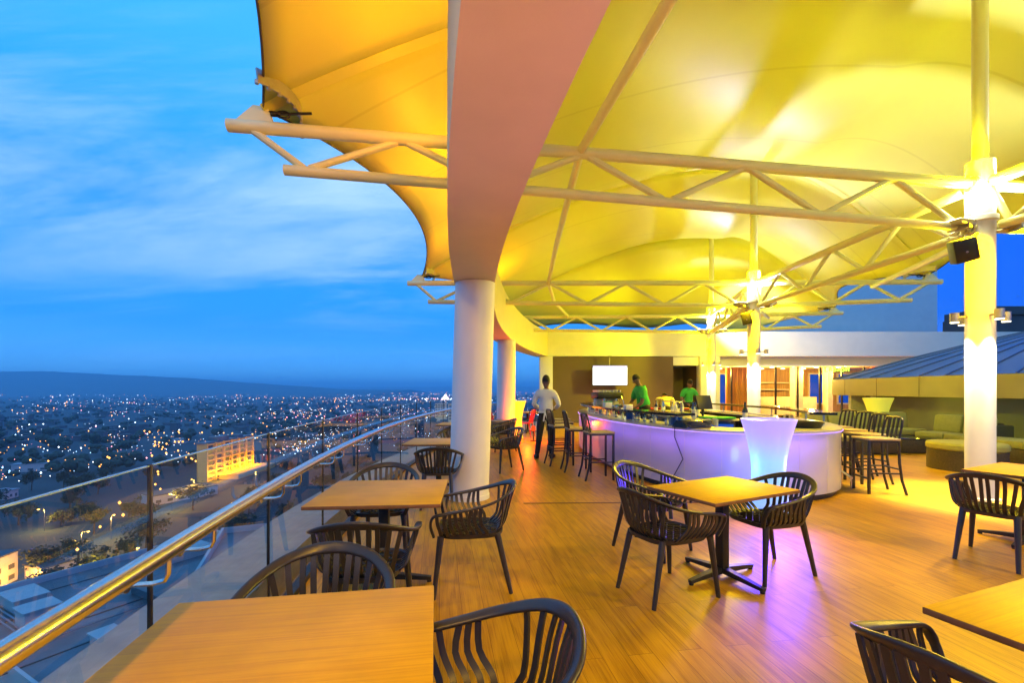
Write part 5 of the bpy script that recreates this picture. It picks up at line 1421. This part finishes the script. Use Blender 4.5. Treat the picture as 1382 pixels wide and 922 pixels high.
# red lamp on the far terrace
rl = thing('red_lamp', 'small red glowing lamp standing on the floor near the second round column', 'lamp', (.62, 13.3, 0))
mb = MB(); mb.lathe([(.09,0),(.09,.02),(.02,.03),(.02,.30)], n=12); mb.build('stand', M['black'], rl); mb = MB(); mb.lathe([(.05,.30),(.075,.34),(.05,.44)], n=12); mb.build('shade', emis('red_glow', (1,.06,.01), 1.5), rl)
light('POINT', (.45, 13.1, .55), 130, (1,.08,.0), .06)
# green lit recess
light('POINT', (11.55, 9.6, 1.15), 6, (.35,.75,.02), .05)
light('POINT', (11.35, 12.6, 1.2), 6, (.9,.8,.05), .05)

# ------------------------------------------------------------------ sky
W = bpy.data.worlds.new('World'); S.world = W; W.use_nodes = True
nt = W.node_tree; N = nt.nodes; L = nt.links
for n in list(N): N.remove(n)
out = N.new('ShaderNodeOutputWorld')
SUN_EL, SUN_AZ = 1.0, 250.0
sky = N.new('ShaderNodeTexSky'); sky.sky_type = 'NISHITA'; sky.sun_disc = False; sky.sun_elevation = R(SUN_EL); sky.sun_rotation = R(SUN_AZ); sky.air_density = 1.5; sky.ozone_density = 4
b1 = N.new('ShaderNodeBackground'); b1.inputs['Strength'].default_value = .05
tint = N.new('ShaderNodeMixRGB'); tint.blend_type = 'MULTIPLY'; tint.inputs[0].default_value = 1; tint.inputs[2].default_value = (.12,.45,1.0,1)
L.new(sky.outputs[0], tint.inputs[1]); L.new(tint.outputs[0], b1.inputs['Color'])
tc = N.new('ShaderNodeTexCoord'); sep = N.new('ShaderNodeSeparateXYZ'); L.new(tc.outputs['Generated'], sep.inputs[0])
cr = N.new('ShaderNodeValToRGB'); e = cr.color_ramp.elements
e[0].position = 0.0; e[0].color = (.020,.085,.32,1)
e[1].position = 1.0; e[1].color = (.03,.20,.72,1)
for p, c in ((.485,(.022,.13,.46)),(.505,(.11,.48,1.0)),(.56,(.026,.29,.92)),(.66,(.012,.26,.88)),(.78,(.045,.38,.90)),(.86,(.06,.40,.90))):
    q = e.new(p); q.color = (*c, 1)
mr = N.new('ShaderNodeMapRange'); mr.inputs['From Min'].default_value = -1; mr.inputs['From Max'].default_value = 1
L.new(sep.outputs['Z'], mr.inputs['Value']); L.new(mr.outputs[0], cr.inputs['Fac'])
# deeper blue towards the right
rg = N.new('ShaderNodeMapRange'); rg.inputs['From Min'].default_value = .1; rg.inputs['From Max'].default_value = .75; L.new(sep.outputs['X'], rg.inputs['Value'])
dk = N.new('ShaderNodeMixRGB'); dk.inputs[2].default_value = (.001,.055,.72,1); L.new(cr.outputs[0], dk.inputs[1])
rgm = N.new('ShaderNodeMath'); rgm.operation = 'MULTIPLY'; rgm.inputs[1].default_value = .85; L.new(rg.outputs[0], rgm.inputs[0]); L.new(rgm.outputs[0], dk.inputs[0])
# clouds on a plane overhead
ad = N.new('ShaderNodeMath'); ad.operation = 'ADD'; ad.inputs[1].default_value = .16; L.new(sep.outputs['Z'], ad.inputs[0])
mx_ = N.new('ShaderNodeMath'); mx_.operation = 'MAXIMUM'; mx_.inputs[1].default_value = .03; L.new(ad.outputs[0], mx_.inputs[0])
dx = N.new('ShaderNodeMath'); dx.operation = 'DIVIDE'; L.new(sep.outputs['X'], dx.inputs[0]); L.new(mx_.outputs[0], dx.inputs[1])
dy = N.new('ShaderNodeMath'); dy.operation = 'DIVIDE'; L.new(sep.outputs['Y'], dy.inputs[0]); L.new(mx_.outputs[0], dy.inputs[1])
cb = N.new('ShaderNodeCombineXYZ'); L.new(dx.outputs[0], cb.inputs[0]); L.new(dy.outputs[0], cb.inputs[1])
mp = N.new('ShaderNodeMapping'); mp.inputs['Rotation'].default_value = (0,0,R(24)); mp.inputs['Scale'].default_value = (.42,1.25,1); mp.inputs['Location'].default_value = (3.1,1.7,0)
L.new(cb.outputs[0], mp.inputs['Vector'])
n1 = N.new('ShaderNodeTexNoise'); n1.inputs['Scale'].default_value = .85; n1.inputs['Detail'].default_value = 9; n1.inputs['Roughness'].default_value = .61; n1.inputs['Distortion'].default_value = .6
L.new(mp.outputs[0], n1.inputs['Vector'])
c1 = N.new('ShaderNodeMapRange'); c1.interpolation_type = 'SMOOTHSTEP'; c1.inputs['From Min'].default_value = .43; c1.inputs['From Max'].default_value = .73; L.new(n1.outputs['Fac'], c1.inputs['Value'])
fd = N.new('ShaderNodeMapRange'); fd.interpolation_type = 'SMOOTHSTEP'; fd.inputs['From Min'].default_value = .05; fd.inputs['From Max'].default_value = .42; fd.inputs['To Min'].default_value = .10; L.new(sep.outputs['Z'], fd.inputs['Value'])
mm = N.new('ShaderNodeMath'); mm.operation = 'MULTIPLY'; L.new(c1.outputs[0], mm.inputs[0]); L.new(fd.outputs[0], mm.inputs[1])
cm_ = N.new('ShaderNodeMixRGB'); cm_.inputs[2].default_value = (.40,.62,.86,1); L.new(mm.outputs[0], cm_.inputs[0]); L.new(dk.outputs[0], cm_.inputs[1])
b2 = N.new('ShaderNodeBackground'); b2.inputs['Strength'].default_value = 1.24; L.new(cm_.outputs[0], b2.inputs['Color'])
as_ = N.new('ShaderNodeAddShader'); L.new(b1.outputs[0], as_.inputs[0]); L.new(b2.outputs[0], as_.inputs[1]); L.new(as_.outputs[0], out.inputs['Surface'])
# last glow of the sun, almost gone
sl = bpy.data.lights.new('sun', 'SUN'); sl.energy = .01; sl.angle = R(20); sl.color = (1,.8,.6)
so = bpy.data.objects.new('sun', sl); COL.objects.link(so)
az = R(SUN_AZ); d = Vector((math.sin(az)*math.cos(R(8)), math.cos(az)*math.cos(R(8)), math.sin(R(8))))
so.rotation_euler = d.to_track_quat('Z', 'Y').to_euler()

# ------------------------------------------------------------------ air
HAZE = True
if HAZE:
    mb = MB(); mb.box((0, 8000, 102), (36000, 24000, 316)); 
    hz_ = bpy.data.materials.new('haze'); nt, N, L = nodes(hz_); N.remove(N['Principled BSDF'])
    vp = N.new('ShaderNodeVolumePrincipled'); vp.inputs['Density'].default_value = 1.8e-4; vp.inputs['Color'].default_value = (.38,.78,1,1); vp.inputs['Anisotropy'].default_value = .2
    L.new(vp.outputs[0], N['Material Output'].inputs['Volume'])
    o = mb.build('haze', hz_, smooth=False); o.location = (0,0,0); tag(o, kind='stuff')
# ------------------------------------------------------------------ camera and render
cam = bpy.data.cameras.new('camera'); co = bpy.data.objects.new('camera', cam); COL.objects.link(co)
co.location = (0,0,1.5); co.rotation_euler = (R(90),0,0)
cam.sensor_width = 36; cam.lens = 618/1382*36; cam.shift_y = 65/1382; cam.clip_start = .05; cam.clip_end = 100000
S.camera = co
S.view_settings.view_transform = 'Standard'; S.view_settings.look = 'None'; S.view_settings.exposure = .22; S.view_settings.gamma = 1
S.render.engine = 'CYCLES'
c = S.cycles; c.use_denoising = True; c.max_bounces = 7; c.diffuse_bounces = 3; c.glossy_bounces = 3; c.transparent_max_bounces = 24; c.transmission_bounces = 2; c.volume_bounces = 1
c.sample_clamp_indirect = 6; c.caustics_reflective = False; c.caustics_refractive = False; c.blur_glossy = 1.0
c.use_adaptive_sampling = True; c.adaptive_threshold = .02
